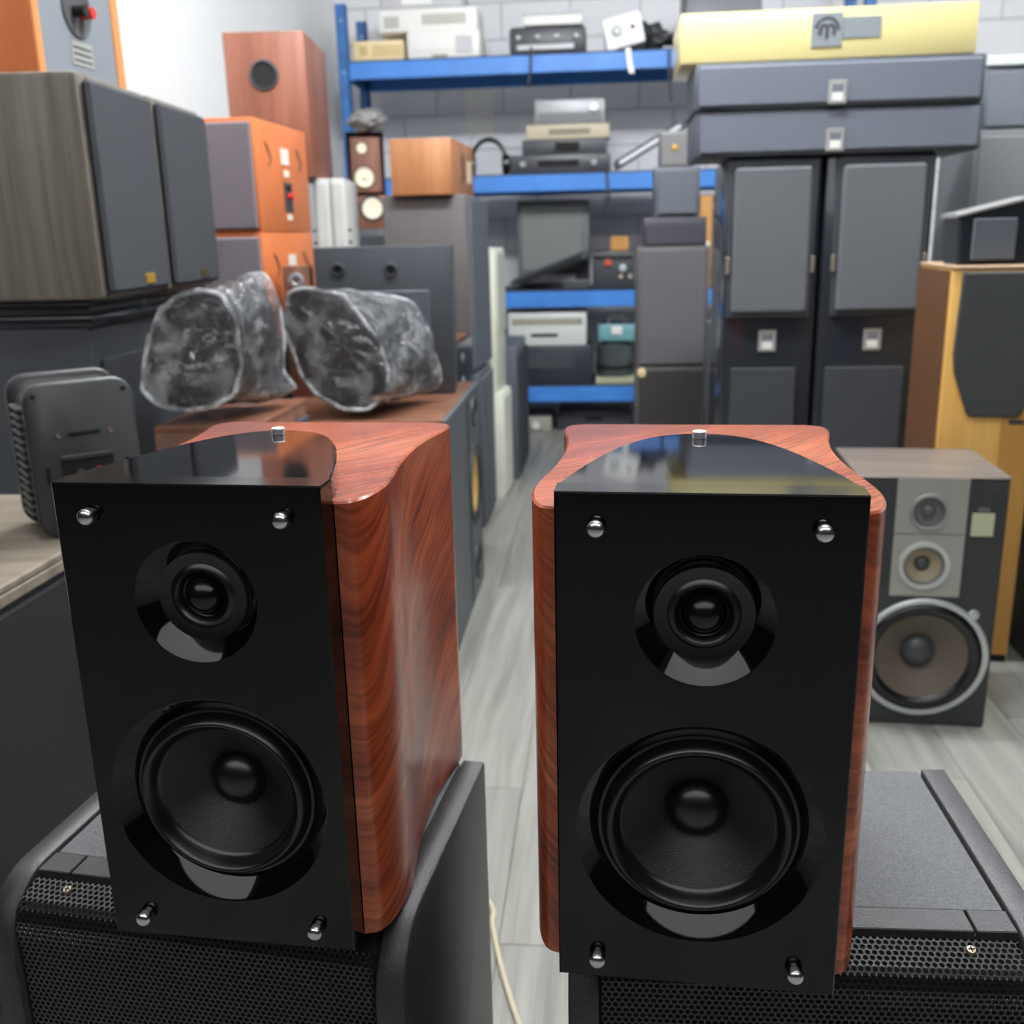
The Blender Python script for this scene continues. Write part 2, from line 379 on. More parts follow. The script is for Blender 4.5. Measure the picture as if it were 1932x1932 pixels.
# ------------------------------------------------------------------ the two bookshelf speakers in front
def spline(pts, n):
    out = []
    P = [Vector(p) for p in pts]; P = [P[0]*2-P[1]]+P+[P[-1]*2-P[-2]]
    for i in range(1, len(P)-2):
        for k in range(n):
            t = k/n; a, b, c, d = P[i-1:i+3]
            out.append(.5*((2*b)+(c-a)*t+(2*a-5*b+4*c-d)*t*t+(3*b-a-3*c+d)*t**3))
    out.append(P[-2]); return out
SPH, SPC = .342, .016
def bookshelf(label, loc, rz):
    t = thing('bookshelf_speaker', label, 'speaker', loc, rz, 'pair of bookshelf speakers')
    side = spline([(.0905, .0225), (.1015, .0275), (.1085, .045), (.1115, .072), (.1092, .1), (.1045, .138), (.1018, .18), (.1022, .215), (.1055, .247), (.1098, .272), (.1105, .286), (.1062, .298), (.094, .304)], 5)
    poly = [(-p.x, p.y) for p in side][::-1]
    poly = [(p.x, p.y) for p in side]+poly
    mbc = MB().prism(poly, 0, SPH-SPC, bev=.0015); nn = len(poly)
    mbc.f = [f for f in mbc.f if not (len(f) == 4 and {i % nn for i in f} == {0, nn-1} and f[0]//nn == 1)]     # open behind the baffle
    mbc.build('cabinet', ROSE, t, 'red-brown wood cabinet with waved sides')
    # baffle: thick black board with two round openings
    F = FR(0, 0, 'front')
    bz0, bz1 = .004, SPH
    th = .022
    mb = MB(); wz, tz = .116, .263; WR, TR = .078, .042
    e = .001
    vs, fs = holed([(bz0+e, .207, 0, wz, WR), (.207, bz1-e, 0, tz, TR)], -.09+e, .09-e, 112)
    mb.add(vs, fs, F)
    c4 = lambda i, n: [(-.09+i, bz0+i, n), (.09-i, bz0+i, n), (.09-i, bz1-i, n), (-.09+i, bz1-i, n)]
    rv = c4(e, 0)+c4(0, -e)+c4(0, -th)
    mb.add(rv, [(k*4+i, (k+1)*4+i, (k+1)*4+(i+1) % 4, k*4+(i+1) % 4) for k in range(2) for i in range(4)], F)
    mb.build('baffle', BAFFLE, t)
    # glossy bevels of the two openings
    disc(t, 'woofer_bezel', GLOSSBLACK, F, 0, wz, [(WR, 0), (WR-.0008, -.0004), (.0668, -.0105), (.0655, -.0115), (.0645, -.0127)], 112)
    disc(t, 'tweeter_bezel', GLOSSBLACK, F, 0, tz, [(TR, 0), (TR-.0006, -.0004), (.0315, -.0095), (.0305, -.0105)], 96)
    wf = disc(t, 'woofer', CONE, F, 0, wz, [(.0485, -.0145), (.047, -.0155), (.036, -.0235), (.018, -.036)], 96)
    disc(wf, 'surround', RUBBER, F, 0, wz, [(.0648, -.0128), (.063, -.0125)]+[(.0625-.0115*k/12, -.0125+.0085*math.sin(PI*k/12)) for k in range(13)]+[(.0500, -.0138), (.0485, -.0148)], 96)
    disc(wf, 'dust_cap', RUBBER, F, 0, wz, [(.0195, -.035)]+[(.0195*math.cos(q*PI/16), -.035+.0125*math.sin(q*PI/16)) for q in range(1, 9)], 64)
    tw = disc(t, 'tweeter', RUBBER, F, 0, tz, [(.0308, -.0105), (.0265, -.0115), (.0225, -.0118), (.0205, -.0102), (.0185, -.0098), (.0168, -.0112), (.0152, -.0145), (.0142, -.0150), (.0136, -.0138), (.0128, -.0150)], 96)
    disc(tw, 'dome', DOME, F, 0, tz, [(.0128*math.cos(q*PI/18), -.0150+.0105*math.sin(q*PI/18)) for q in range(10)], 48)
    for x, z in ((-.065, .321), (.065, .321), (-.064, .0215), (.064, .0215)):
        kb = disc(t, 'knob', CHROME, F, x, z, [(.0050, .0022), (.0057, .0030), (.0057, .0058), (.0054, .0070), (.0046, .0081), (.0034, .0089), (.0018, .0093), (0, .0094)], 28, 'chrome knob')
        disc(kb, 'knob_neck', CHROME, F, x, z, [(.0046, 0), (.0046, .0023), (.0050, .0023)], 20)
    # raised black cap with an arched rear edge
    n = 28; ap = .181; arc = []
    for q in range(n+1):
        x = -.09+.18*q/n; a = abs(x/.09)
        arc.append((x, th+(ap-th)*(1-a**2.5)))
    arc = arc[::-1]
    cp = [(-.0895, th-.004), (.0895, th-.004)]+[(p[0]*.995, p[1]) for p in arc]
    MB().prism(cp, SPH-SPC+.0004, SPH-.0002, bev=.0008).build('top_cap', GLOSSBLACK, t, 'glossy black arched top plate')
    kn = MB().lathe([(0, SPH), (.0052, SPH), (.0052, SPH+.0046), (.0047, SPH+.0052), (0, SPH+.0053)][::-1], 28, None, 0, .164).build('top_knob', CRYSTAL, t, 'small chrome peg')
    return t
SPKZ = .612
bsp = bookshelf('red-brown bookshelf speaker on the left, its waved wooden side turned into view', (-.2069, .6115, SPKZ), -.1542)
dup(bsp, (.1138, .5581, SPKZ), -.1509, 'red-brown bookshelf speaker on the right, black baffle facing the camera')

# ------------------------------------------------------------------ the two stage loudspeakers under them
SW, SD, SH = .345, .225, .612
def sheet(rows_path, x0, x1, pitch, hole):
    """perforated sheet: hexagonal cells along x and along a bent path [(y, z)]"""
    L = [0]
    for a, b in zip(rows_path, rows_path[1:]): L.append(L[-1]+math.dist(a, b))
    def at(s):
        s = max(0, min(L[-1], s))
        for i in range(len(L)-1):
            if s <= L[i+1]:
                t = (s-L[i])/(L[i+1]-L[i]); a, b = rows_path[i], rows_path[i+1]
                d = Vector((b[0]-a[0], b[1]-a[1])).normalized()
                return a[0]+(b[0]-a[0])*t, a[1]+(b[1]-a[1])*t, (-d.y, d.x) if False else (d.y, -d.x)
    dy = pitch*math.sqrt(3)/2; nr = int(L[-1]/dy); nc = int((x1-x0)/pitch)
    vs = []; fs = []; R = pitch/math.sqrt(3); th = .0009
    hexa = []
    for k in range(12):
        a = PI/2+k*PI/6
        hexa.append((R*math.cos(a), R*math.sin(a)) if k % 2 == 0 else (R*math.cos(PI/6)*math.cos(a), R*math.cos(PI/6)*math.sin(a)))
    circ = [(hole*math.cos(PI/2+k*PI/6), hole*math.sin(PI/2+k*PI/6)) for k in range(12)]
    for r in range(nr+1):
        for c in range(nc+(0 if r % 2 else 1)):
            cx = x0+pitch*(c+(.5 if r % 2 else 0)); cs = r*dy; o = len(vs)
            for px_, ps in hexa+circ:
                y, z, nrm = at(cs+ps); vs.append((min(x1, max(x0, cx+px_)), y, z))
            for px_, ps in circ:
                y, z, nrm = at(cs+ps); vs.append((min(x1, max(x0, cx+px_)), y+nrm[0]*-th*-1*-1, z+nrm[1]*th*-1))
            for k in range(12):
                l = (k+1) % 12
                fs.append((o+k, o+l, o+12+l, o+12+k)); fs.append((o+12+k, o+12+l, o+24+l, o+24+k))
    return vs, fs
def stage_speaker(label, loc, rz):
    t = thing('stage_loudspeaker', label, 'speaker', loc, rz, 'stage loudspeakers under the bookshelf pair')
    ck = .022; fy = -.034
    # body behind the grille
    MB().box(-SW/2+ck, SW/2-ck, .002, SD, 0, SH-.006, .001).build('cabinet', PANELBLACK, t)
    # side cheeks with a rounded front shoulder
    for s in (-1, 1):
        prof = [(SD, 0), (SD, SH)]
        prof += [(.012, SH)]+[(.012-(.012-fy+.006)*math.sin(q*PI/16), SH-.06*(1-math.cos(q*PI/16))) for q in range(1, 9)]+[(fy-.006, .02), (fy+.01, 0)]
        M = Matrix(((0, 0, 1, 0), (1, 0, 0, 0), (0, 1, 0, 0), (0, 0, 0, 1)))
        xa = s*(SW/2-ck) if s > 0 else -SW/2
        MB().prism(prof[::1], xa, xa+ck, M, .0015).build('side_panel', TEXBLACK, t, ang=50)
    # top trim: front strip in three pieces with seams
    for a, b in ((-SW/2+ck+.0012, -SW/2+ck+.030), (-SW/2+ck+.0315, SW/2-ck-.0315), (SW/2-ck-.030, SW/2-ck-.0012)):
        MB().box(a, b, 0, .024, SH-.012, SH-.0012, .0008).build('top_trim', TEXBLACK, t)
    MB().box(-SW/2+ck+.0025, SW/2-ck-.0025, .0245, SD-.001, SH-.012, SH-.0018, .0006).build('top_panel', PANELBLACK, t)
    path = [(-.003, SH-.006), (-.025, SH-.0125), (-.031, SH-.0165), (-.034, SH-.026), (-.034, .03)]
    vs, fs = sheet(path, -SW/2+ck+.002, SW/2-ck-.002, .0049, .00185)
    MB().add(vs, fs).build('grille', MESHBLACK, t, 'perforated black steel grille', 60)
    MB().add([(x, y+.010, z-.008) for x in (-SW/2+ck, SW/2-ck) for y, z in path],
             [(i, i+1, len(path)+i+1, len(path)+i) for i in range(len(path)-1)]).build('grille_foam', VOID, t)
    for x in (-SW/2+.058, SW/2-.060):
        M = Matrix.Translation((x, -.012, SH-.0082)) @ Matrix.Rotation(math.radians(16), 4, 'X')
        sc = MB().lathe([(0, .0022), (.0030, .0018), (.0036, .0004), (.0036, -.001)], 18, M).build('screw', BRASS, t, 'pale cross-head screw')
        mb = MB()
        for r in (0, PI/2): mb.box(-.0021, .0021, -.0004, .0004, .0019, .0024, 0, 1, M @ Matrix.Rotation(r, 4, 'Z'))
        mb.build('screw_slot', VOID, sc)
    MB().box(-SW/2+.02, SW/2-.02, fy, .004, 0, .028, .002).build('base_strip', TEXBLACK, t)
    return t
sta = stage_speaker('black stage loudspeaker under the left bookshelf speaker, its plain side panel in view', (-.2475, .680, 0), -.21)
dup(sta, (.207, .620, 0), -.08, 'black stage loudspeaker under the right bookshelf speaker, speckled top in view')

# ------------------------------------------------------------------ left side: speakers standing along the wall, facing right
FX = PI/2+RA            # turned so that the front looks to the right
# long low speaker right behind the left stage loudspeaker
t = cabinet('floor_speaker', 'long low speaker with a greige wooden top at the left edge', 'speaker', (-.6385, 1.31, 0), PI/2-.11, .66, .40, .68, BOXBLACK, .004)
F = FR(.66, .40, 'front')
slab(t, 'grille', mat('deep_black_cloth', (17, 18, 19), .85, bump=.3, bscale=700), F, -.315, .315, .03, .655, 0, .012, .004)
MB().box(-.33, .33, -.012, .40, .68, .692, .003).build('top_board', GREIGETOP, t)
MB().box(-.33, .33, -.0125, .0, .664, .68, .002).build('top_edge', GREIGETOP, t)
L1Z = .692

def rounded(w, h, r, n=6):
    out = []
    for cx, cy, a0 in ((w/2-r, h-r, 0), (-w/2+r, h-r, PI/2), (-w/2+r, r, PI), (w/2-r, r, 3*PI/2)):
        out += [(cx+r*math.cos(a0+k*PI/2/n), cy+r*math.sin(a0+k*PI/2/n)) for k in range(n+1)]
    return out
def plastic_monitor(label, loc, rz, w, d, h):
    t = thing('plastic_monitor_speaker', label, 'speaker', loc, rz, 'small ribbed plastic monitors')
    F = FR(w, d, 'front')
    MB().prism(rounded(w, h, .028), -.018, 0, F, .004).build('back_panel', mat('charcoal_plastic', (52, 54, 54), .4), t, ang=50)
    MB().prism(rounded(w-.012, h-.010, .025), -d, -.0175, F @ Matrix.Translation((0, .005, 0)), .006).build('shell', mat('black_plastic', (38, 39, 39), .4), t, ang=50)
    MB().prism(rounded(w+.006, h+.004, .03), -d-.018, -d+.001, F @ Matrix.Translation((0, 0, 0)), .004).build('front_frame', mat('black_plastic', (38, 39, 39), .4), t, ang=50)
    nr = int(h/.0125)-3
    for side in (-1, 1):
        for q in range(nr):
            z = .03+q*.0118
            MB().box(side*(w/2-.008), side*(w/2+.004), .026, d-.012, z, z+.006, .0015).build('rib', mat('grey_plastic_rib', (74, 74, 72), .45), t)
    for x in (-w/2+.014, w/2-.014):
        disc(t, 'screw_hole', VOID, F, x, h-.018, [(.0035, -.001), (.0035, .0008), (0, .0008)][::-1], 12)
    for x in (-.036, .036):
        disc(t, 'screw', CHROME, F, x, h*.66, [(0, .003), (.0035, .002), (.0042, 0)], 14)
    slab(t, 'logo_plate', VOID, F, -.022, .022, h*.65, h*.675, 0, .0012, .0005)
    cup = slab(t, 'terminal_cup', VOID, F, -.036, .036, h*.35, h*.53, 0, .0015, .001)
    MB().box(-.036, .036, h*.50, h*.53, 0, .004, .001, 1, F).build('cup_lip', mat('charcoal_plastic', (52, 54, 54), .4), cup)
    for x, m_ in ((-.012, INK), (.014, RED)):
        disc(cup, 'binding_post', m_, F, x, h*.41, [(0, .012), (.006, .012), (.006, .001)], 12)
    for x in (-.055, .055): slab(t, 'slot', VOID, F, x-.003, x+.003, h*.36, h*.47, 0, .001, .0004)
    return t
p = PY(55, 735, 1.42); q = PY(238, 715, 1.40)
plastic_monitor('small charcoal plastic monitor with its rear panel and red terminal showing', ((p.x+q.x)/2-.004, 1.42, L1Z), .62, .150, .10, p.z-L1Z+.012)
plastic_monitor('small black plastic monitor cut off by the left edge, only its corner in view', (-.80, 1.27, L1Z), .62, .150, .10, .20)

# large black cabinet carrying the dark pair
DZ = 1.000
t = cabinet('subwoofer_cabinet', 'large black floor cabinet under the two grey-brown speakers', 'speaker', (-.800, 2.30, 0), FX+.03, .62, .55, DZ-.055, BOXBLACK, .006)
MB().box(-.318, .318, -.016, .556, DZ-.055, DZ-.032, .006, 2).build('lid_lower', BLACKGLOSS2, t)
MB().box(-.312, .312, -.008, .55, DZ-.032, DZ-.014, .006, 2).build('lid_middle', BOXBLACK, t)
MB().box(-.316, .316, -.012, .554, DZ-.014, DZ, .005, 2).build('lid_upper', BLACKGLOSS2, t)
slab(t, 'grille', CLOTH2, FR(.62, .55, 'front'), -.28, .28, .06, .88, 0, .01, .004)
# two grey-brown speakers side by side
def dark_speaker(label, loc, rz, badge):
    w, d, h = .318, .33, .402
    t = cabinet('veneered_speaker', label, 'speaker', loc, rz, w, d, h, DARKWOOD, .011, 'pair of grey-brown speakers')
    F = FR(w, d, 'front')
    slab(t, 'grille', CLOTH2, F, -w/2+.014, w/2-.006, .010, h-.012, 0, .016, .007)
    slab(t, 'badge', badge, F, .015, .06, .022, .042, .015, .0185, .001)
    return t
dark_speaker('grey-brown veneered speaker with a gold badge, nearer of the dark pair', (-.752, 2.085, DZ), FX+.06, GOLD)
dark_speaker('grey-brown veneered speaker with a dull badge, farther of the dark pair', (-.736, 2.418, DZ), FX+.06, mat('dull_bronze_badge', (90, 76, 50), .4, metal=.5))
# orange speaker lying on them, its slate rear panel to the right
w_, d_, h_ = .33, .26, .40
t = cabinet('orange_veneer_speaker', 'orange speaker with a slate grey rear panel, at the top left corner', 'speaker', (-.845, 2.19, DZ+.402), FX-.03, w_, d_, h_, ORANGE, .004)
F = FR(w_, d_, 'front')
slab(t, 'rear_panel', SLATE, F, -w_/2+.02, w_/2-.03, .012, h_-.015, 0, .003, .001)
for nm, a in (('edge_strip', (-w_/2, -w_/2+.02)), ('edge_strip', (w_/2-.03, w_/2))): slab(t, nm, ORANGE2, F, a[0], a[1], 0, h_, 0, .006, .001)
cup = disc(t, 'terminal_cup', mat('dark_grey_plastic', (70, 72, 74), .5), F, -.005, .15, [(0, .0042), (.046, .0042), (.052, .007), (.055, .003)], 32)
disc(cup, 'binding_post', RED, F, .014, .145, [(0, .03), (.011, .03), (.011, .004)], 14)
disc(cup, 'binding_post', VOID, F, -.014, .145, [(0, .03), (.011, .03), (.011, .004)], 14)
lb = slab(t, 'label_plate', mat('printed_grey_label', (158, 160, 154), .6), F, -.04, .04, .045, .09, .003, .0045, .0005)
for q in range(3): MB().box(-.034, .034, .052+q*.012, .056+q*.012, .0044, .0050, 0, 1, F).build('print_line', INK, lb)

# brown wooden box carrying the first wrapped speaker
B1Z = .735
t = cabinet('wooden_speaker', 'brown wooden speaker under the left plastic-wrapped speaker', 'speaker', (-.505, 2.20, 0), FX, .36, .215, B1Z-.012, BROWNTOP, .003)
MB().box(-.18, .18, 0, .215, B1Z-.012, B1Z, .002).build('top_board', BROWNTOP, t)
slab(t, 'grille', CLOTH2, FR(.36, .215, 'front'), -.165, .165, .03, .70, 0, .012, .004)

# floor speaker with the yellow woofer
T1Z = .655
w_, d_ = .70, .50
t = cabinet('floor_speaker', 'floor speaker with a brown top and a yellow woofer on its black front', 'speaker', (-.142, 2.83, 0), FX+.01, w_, d_, T1Z, BROWNTOP, .003, drop='front')
F = FR(w_, d_, 'front')
baffle(t, mat('mid_slate_baffle', (84, 88, 92), .5), F, -.349, .349, [(.001, .21, .2, .11, .06), (.21, .51, .2, .36, .13), (.51, .653, .2, .585, .045)], .012)
slab(t, 'front_strip', BOXBLACK, F, .055, .066, .02, .64, .012, .016, .002)
driver(t, F, .2, .36, .13, .012, INK, RUBBER, KEV, mat('yellow_cap', (176, 150, 90), .5), capr=.25)
driver(t, F, .2, .11, .06, .012, INK, RUBBER, DKEQUIP, RUBBER, seg=32)
driver(t, F, .2, .585, .045, .012, INK, RUBBER, DKEQUIP, RUBBER, seg=32)
# black speaker lying on it, two ports to the camera
w_, d_, h_ = .405, .20, .418
p0 = PY(590, 468, 2.93); p1 = PY(848, 465, 2.93)
t = cabinet('black_speaker', 'black speaker showing two small round ports, above the right wrapped speaker', 'speaker', ((p0.x+p1.x)/2, 2.93, T1Z), 0, p1.x-p0.x, d_, p0.z-T1Z, BOXBLACK, .004)
F = FR(p1.x-p0.x, d_, 'front')
for px_ in (637, 737):
    pp = PY(px_, 509, 2.93)
    r = disc(t, 'port_ring', DKEQUIP, F, pp.x-(p0.x+p1.x)/2, pp.z-T1Z, [(.012, .001), (.014, .006), (.019, .005), (.021, 0)], 24)
    disc(r, 'port_hole', VOID, F, pp.x-(p0.x+p1.x)/2, pp.z-T1Z, [(0, .0015), (.0125, .0015)], 20)
slab(t, 'lower_panel', BOXBLUE, F, -.09, .13, .10, .30, 0, .004, .002)
# narrow brown speaker beside it
t = cabinet('brown_speaker', 'narrow dark brown speaker with a grey port, just left of the two-port black speaker', 'speaker', (-.600, 2.93, T1Z), .0, .075, .07, .375, BROWNSPK, .003)
F = FR(.075, .07, 'front')
disc(t, 'port_ring', GREYSTEEL, F, 0, .335, [(.008, .001), (.012, .005), (.02, .004), (.022, 0)], 24)

# two orange speakers stacked, grey grille to the left
def orange_speaker(label, loc, rz, h, low):
    w, d = .46, .20
    t = cabinet('orange_speaker', label, 'speaker', loc, rz, w, d, h, ORANGE, .004, 'stack of orange speakers')
    # local right face (+x) stays hidden; local front looks right, local left looks at the camera
    F = FR(w, d, 'front'); Lf = FR(w, d, 'left')
    slab(t, 'grille', GREYCLOTH, Lf, .012, d-.006, .008, h-.012, 0, .012, .005)
    v = h-.30
    slab(t, 'label_sticker', PAPER, F, .0-.02, .045, v+.19, v+.235, 0, .002, .0005)
    slab(t, 'label_sticker', PAPER, F, -.005, .04, v+.155, v+.175, 0, .002, .0005)
    cup = slab(t, 'terminal_cup', DKEQUIP, F, -.015, .055, v+.055, v+.14, 0, .003, .001)
    disc(cup, 'binding_post', RED, F, .02, v+.10, [(0, .016), (.009, .016), (.009, .003)], 12)
    slab(cup, 'cup_recess', VOID, F, -.005, .045, v+.115, v+.132, .003, .004, .0004)
    slab(t, 'label_sticker', PAPER, F, 0, .045, v+.032, v+.048, 0, .002, .0005)
    for x in (-.13, .14):
        mb = MB(); mb.tube([(x-.02, v+.24, .002), (x, v+.225, .002), (x+.02, v+.20, .002), (x, v+.18, .002)], .004, 6, F, .3)
        mb.build('ink_mark', INK, t)
    return t
oz = 1.125
oc = Vector((-.680, 2.905, 0)); orz = PI/2-.12
off = Vector((math.cos(orz)*.23, math.sin(orz)*.23, 0))
orange_speaker('upper of the two stacked orange speakers with a white label', oc+off+Vector((0, 0, oz)), orz, .302, False)
orange_speaker('lower of the two stacked orange speakers, behind the wrapped speakers', oc+off+Vector((0, 0, .822)), orz, .302, True)
t = cabinet('brown_speaker', 'dark brown floor speaker hidden under the stacked orange speakers', 'speaker', oc+off+Vector((-.03, 0, 0)), orz, .46, .22, .822, BROWNSPK, .004)
slab(t, 'grille', CLOTH2, FR(.46, .22, 'front'), -.2, .2, .04, .78, 0, .01, .003)

# floor speaker behind, brown side and black front
p = PY(850, 650, 3.30)
t = cabinet('brown_speaker', 'brown floor speaker with a glossy black front, behind the yellow-woofer speaker', 'speaker', (p.x+.022, 3.50, 0), FX, .42, .34, p.z, BROWNSPK, .004)
F = FR(.42, .34, 'front')
slab(t, 'front_panel', BLACKGLOSS2, F, -.205, .205, .01, p.z-.008, 0, .014, .004)
for v in (.62, .7): disc(t, 'tweeter', GREYSTEEL, F, -.05, v, [(0, .02), (.012, .018), (.018, .014)], 16)
# tall white pair with the ported brown speaker on top
WZ = 1.30
for i, (px0, px1, lb) in enumerate(((594, 624, 'left of the two grey-white panels under the ported brown speaker'), (625, 653, 'right of the two grey-white panels under the ported brown speaker'))):
    a = PY(px0, 400, 3.56); b = PY(px1, 400, 3.56)
    t = cabinet('white_speaker', lb, 'speaker', ((a.x+b.x)/2, 3.56, 0), 0, b.x-a.x-.002, .30, WZ, WHITECAB, .005, 'grey-white slim cabinets')
    F = FR(b.x-a.x-.002, .30, 'front')
    slab(t, 'front_board', WHITECAB, F, -(b.x-a.x)/2+.008, (b.x-a.x)/2-.008, .02, WZ-.015, 0, .006, .003)
    for v in (WZ-.17, WZ-.21): disc(t, 'screw', INK, F, -.03 if i == 0 else .035, v, [(0, .009), (.006, .009), (.006, .006)], 10)
a = PY(418, 60, 3.48); b = PY(572, 57, 3.48)
t = cabinet('ported_speaker', 'tall red-brown speaker with a round port facing out, against the white wall', 'speaker', ((a.x+b.x)/2, 3.48, WZ), .0, b.x-a.x, .40, b.z-WZ, REDWOOD, .004)
F = FR(b.x-a.x, .40, 'front')
pp = PY(498, 142, 3.48)
pt = disc(t, 'port_ring', DKEQUIP, F, pp.x-(a.x+b.x)/2, pp.z-WZ, [(.038, .001), (.040, .007), (.046, .006), (.048, 0)], 32)
disc(pt, 'port_hole', VOID, F, pp.x-(a.x+b.x)/2, pp.z-WZ, [(0, .0018), (.039, .0018)], 28)

# grey tower stack with the wooden box on top
T2Z = .600
t = cabinet('black_speaker', 'blue-black floor speaker at the bottom of the tall grey stack by the aisle', 'speaker', (-.092, 3.93, 0), FX, .36, .30, T2Z, BOXBLUE, .004)
slab(t, 'grille', CLOTH, FR(.36, .30, 'front'), -.17, .17, .02, T2Z-.02, 0, .012, .004)
T4Z = 1.245
t = cabinet('dark_speaker', 'tall dark speaker with a slate front under the orange-brown box', 'speaker', (-.112, 3.965, T2Z), FX-.03, .46, .30, T4Z-T2Z, mat('brown_black_vinyl', (86, 82, 82), .5, vary=.08), .004)
F = FR(.46, .30, 'front')
slab(t, 'grille', mat('slate_grille', (84, 90, 98), .8), F, -.20, .225, .01, T4Z-T2Z-.01, 0, .016, .005)
slab(t, 'edge_strip', mat('grey_brown_edge', (110, 100, 98), .5), F, -.23, -.205, 0, T4Z-T2Z, 0, .006, .002)
a = PY(732, 262, 3.72); b = PY(850, 260, 3.72)
t = cabinet('wooden_box_speaker', 'orange-brown wooden speaker lying on the tall dark speaker', 'speaker', ((a.x+b.x)/2, 3.72, T4Z), -.14, b.x-a.x, .46, a.z-T4Z, OAKWOOD, .004)
R_ = FR(b.x-a.x, .46, 'right')
slab(t, 'label_sticker', mat('cream_label', (214, 200, 170), .6), R_, .32, .40, .05, .13, 0, .002, .0005)
slab(t, 'terminal_cup', mat('brown_terminal_cup', (120, 82, 60), .5), R_, .18, .26, .06, .15, 0, .004, .001)

# ivory cabinets
t = cabinet('ivory_cabinet', 'slim ivory cabinet standing on the floor beside the aisle', 'cabinet', (-.012, 4.33, 0), FX-.05, .25, .16, .455, IVORY, .005, 'ivory cabinets')
slab(t, 'front_board', IVORY, FR(.25, .16, 'front'), -.11, .11, .02, .44, 0, .006, .003)
t = cabinet('ivory_cabinet', 'slim ivory cabinet stacked on another, yellow stain on its corner', 'cabinet', (-.030, 4.35, .455), FX-.05, .27, .20, .595, IVORY, .005, 'ivory cabinets')
F = FR(.27, .20, 'front')
slab(t, 'front_board', mat('grey_ivory_paint', (196, 198, 184), .5), F, -.095, .12, .25, .58, 0, .006, .003)
slab(t, 'stain', mat('yellow_stain', (214, 190, 120), .6), F, -.128, -.108, .22, .30, 0, .001, .0003)
t = cabinet('black_speaker', 'low black speaker on the floor behind the ivory cabinets', 'speaker', (.062, 4.78, 0), FX, .50, .36, .62, BOXBLUE, .004)
slab(t, 'grille', CLOTH2, FR(.50, .36, 'front'), -.23, .23, .03, .58, 0, .012, .004)

# little brown speakers with white cones
a = PY(652, 250, 4.62); b = PY(722, 252, 4.62); c = PY(700, 370, 4.62)
w_ = b.x-a.x; h_ = a.z-c.z; L13 = c.z
t = cabinet('brown_open_speaker', 'open brown speaker with a large white cone, left of the blue shelf', 'speaker', ((a.x+b.x)/2, 4.62, L13), .12, w_, .22, h_, BROWNSPK, .003, drop='front')
F = FR(w_, .22, 'front')
M2 = F @ Matrix.Translation((0, 0, -.03))
baffle(t, BROWNSPK, M2, -w_/2+.016, w_/2-.016, [(.02, h_*.58, -.01, h_*.30, .05), (h_*.58, h_-.02, -.015, h_*.76, .026)], .008, N=40)
driver(t, M2, -.01, h_*.30, .05, .010, None, mat('cream_surround', (210, 200, 176), .6), WHITECONE, WHITECONE, deep=.18, seg=32)
driver(t, M2, -.015, h_*.76, .026, .010, None, mat('cream_surround', (210, 200, 176), .6), WHITECONE, WHITECONE, deep=.18, seg=24)
d2 = PY(700, 432, 4.62)
t = cabinet('brown_open_speaker', 'brown speaker with a faded cone under the open brown one', 'speaker', ((a.x+b.x)/2+.03, 4.60, d2.z), .05, w_+.01, .24, L13-d2.z, BROWNSPK, .003)
F = FR(w_+.01, .24, 'front')
disc(t, 'cone', WHITECONE, F, -.01, .085, [(0, .004), (.018, .006), (.042, .008), (.046, 0)], 28)
disc(t, 'surround', DKEQUIP, F, -.01, .085, [(.045, .001), (.05, .007), (.056, 0)], 28)
t = cabinet('black_speaker', 'dark floor cabinet under the little brown speakers', 'speaker', ((a.x+b.x)/2+.03, 4.58, 0), .05, w_+.08, .30, d2.z, BOXBLACK, .004)
slab(t, 'grille', CLOTH2, FR(w_+.08, .30, 'front'), -.11, .11, .05, d2.z-.03, 0, .01, .003)
# crumpled grey sleeve on top of the open speaker
def lump(name, label, cat, loc, r, m, sq=(1, 1, 1), amp=.3, seed=0, sub=4, parts=None):
    bm = bmesh.new(); bmesh.ops.create_icosphere(bm, subdivisions=sub, radius=1)
    for v in bm.verts:
        d = v.co.normalized(); k = 1+amp*noise.noise(d*2.2+Vector((seed, 0, 0)))+amp*.4*noise.noise(d*6+Vector((0, seed, 0)))
        v.co = Vector((d.x*sq[0], d.y*sq[1], d.z*sq[2]))*r*k
    zm = min(v.co.z for v in bm.verts)
    for v in bm.verts: v.co.z -= zm
    mb = MB(); bm.verts.index_update(); mb.add([v.co.copy() for v in bm.verts], [[v.index for v in f.verts] for f in bm.faces]); bm.free()
    o = mb.build(name, m, ang=60); o.location = loc; return tag(o, label, cat)
lump('crumpled_sleeve', 'crumpled grey plastic sleeve on the open brown speaker', 'packaging', ((a.x+b.x)/2, 4.73, L13+h_), .048, mat('dull_grey_film', (112, 110, 108), .4), (1.7, 1.2, 1.0), .35, 3)

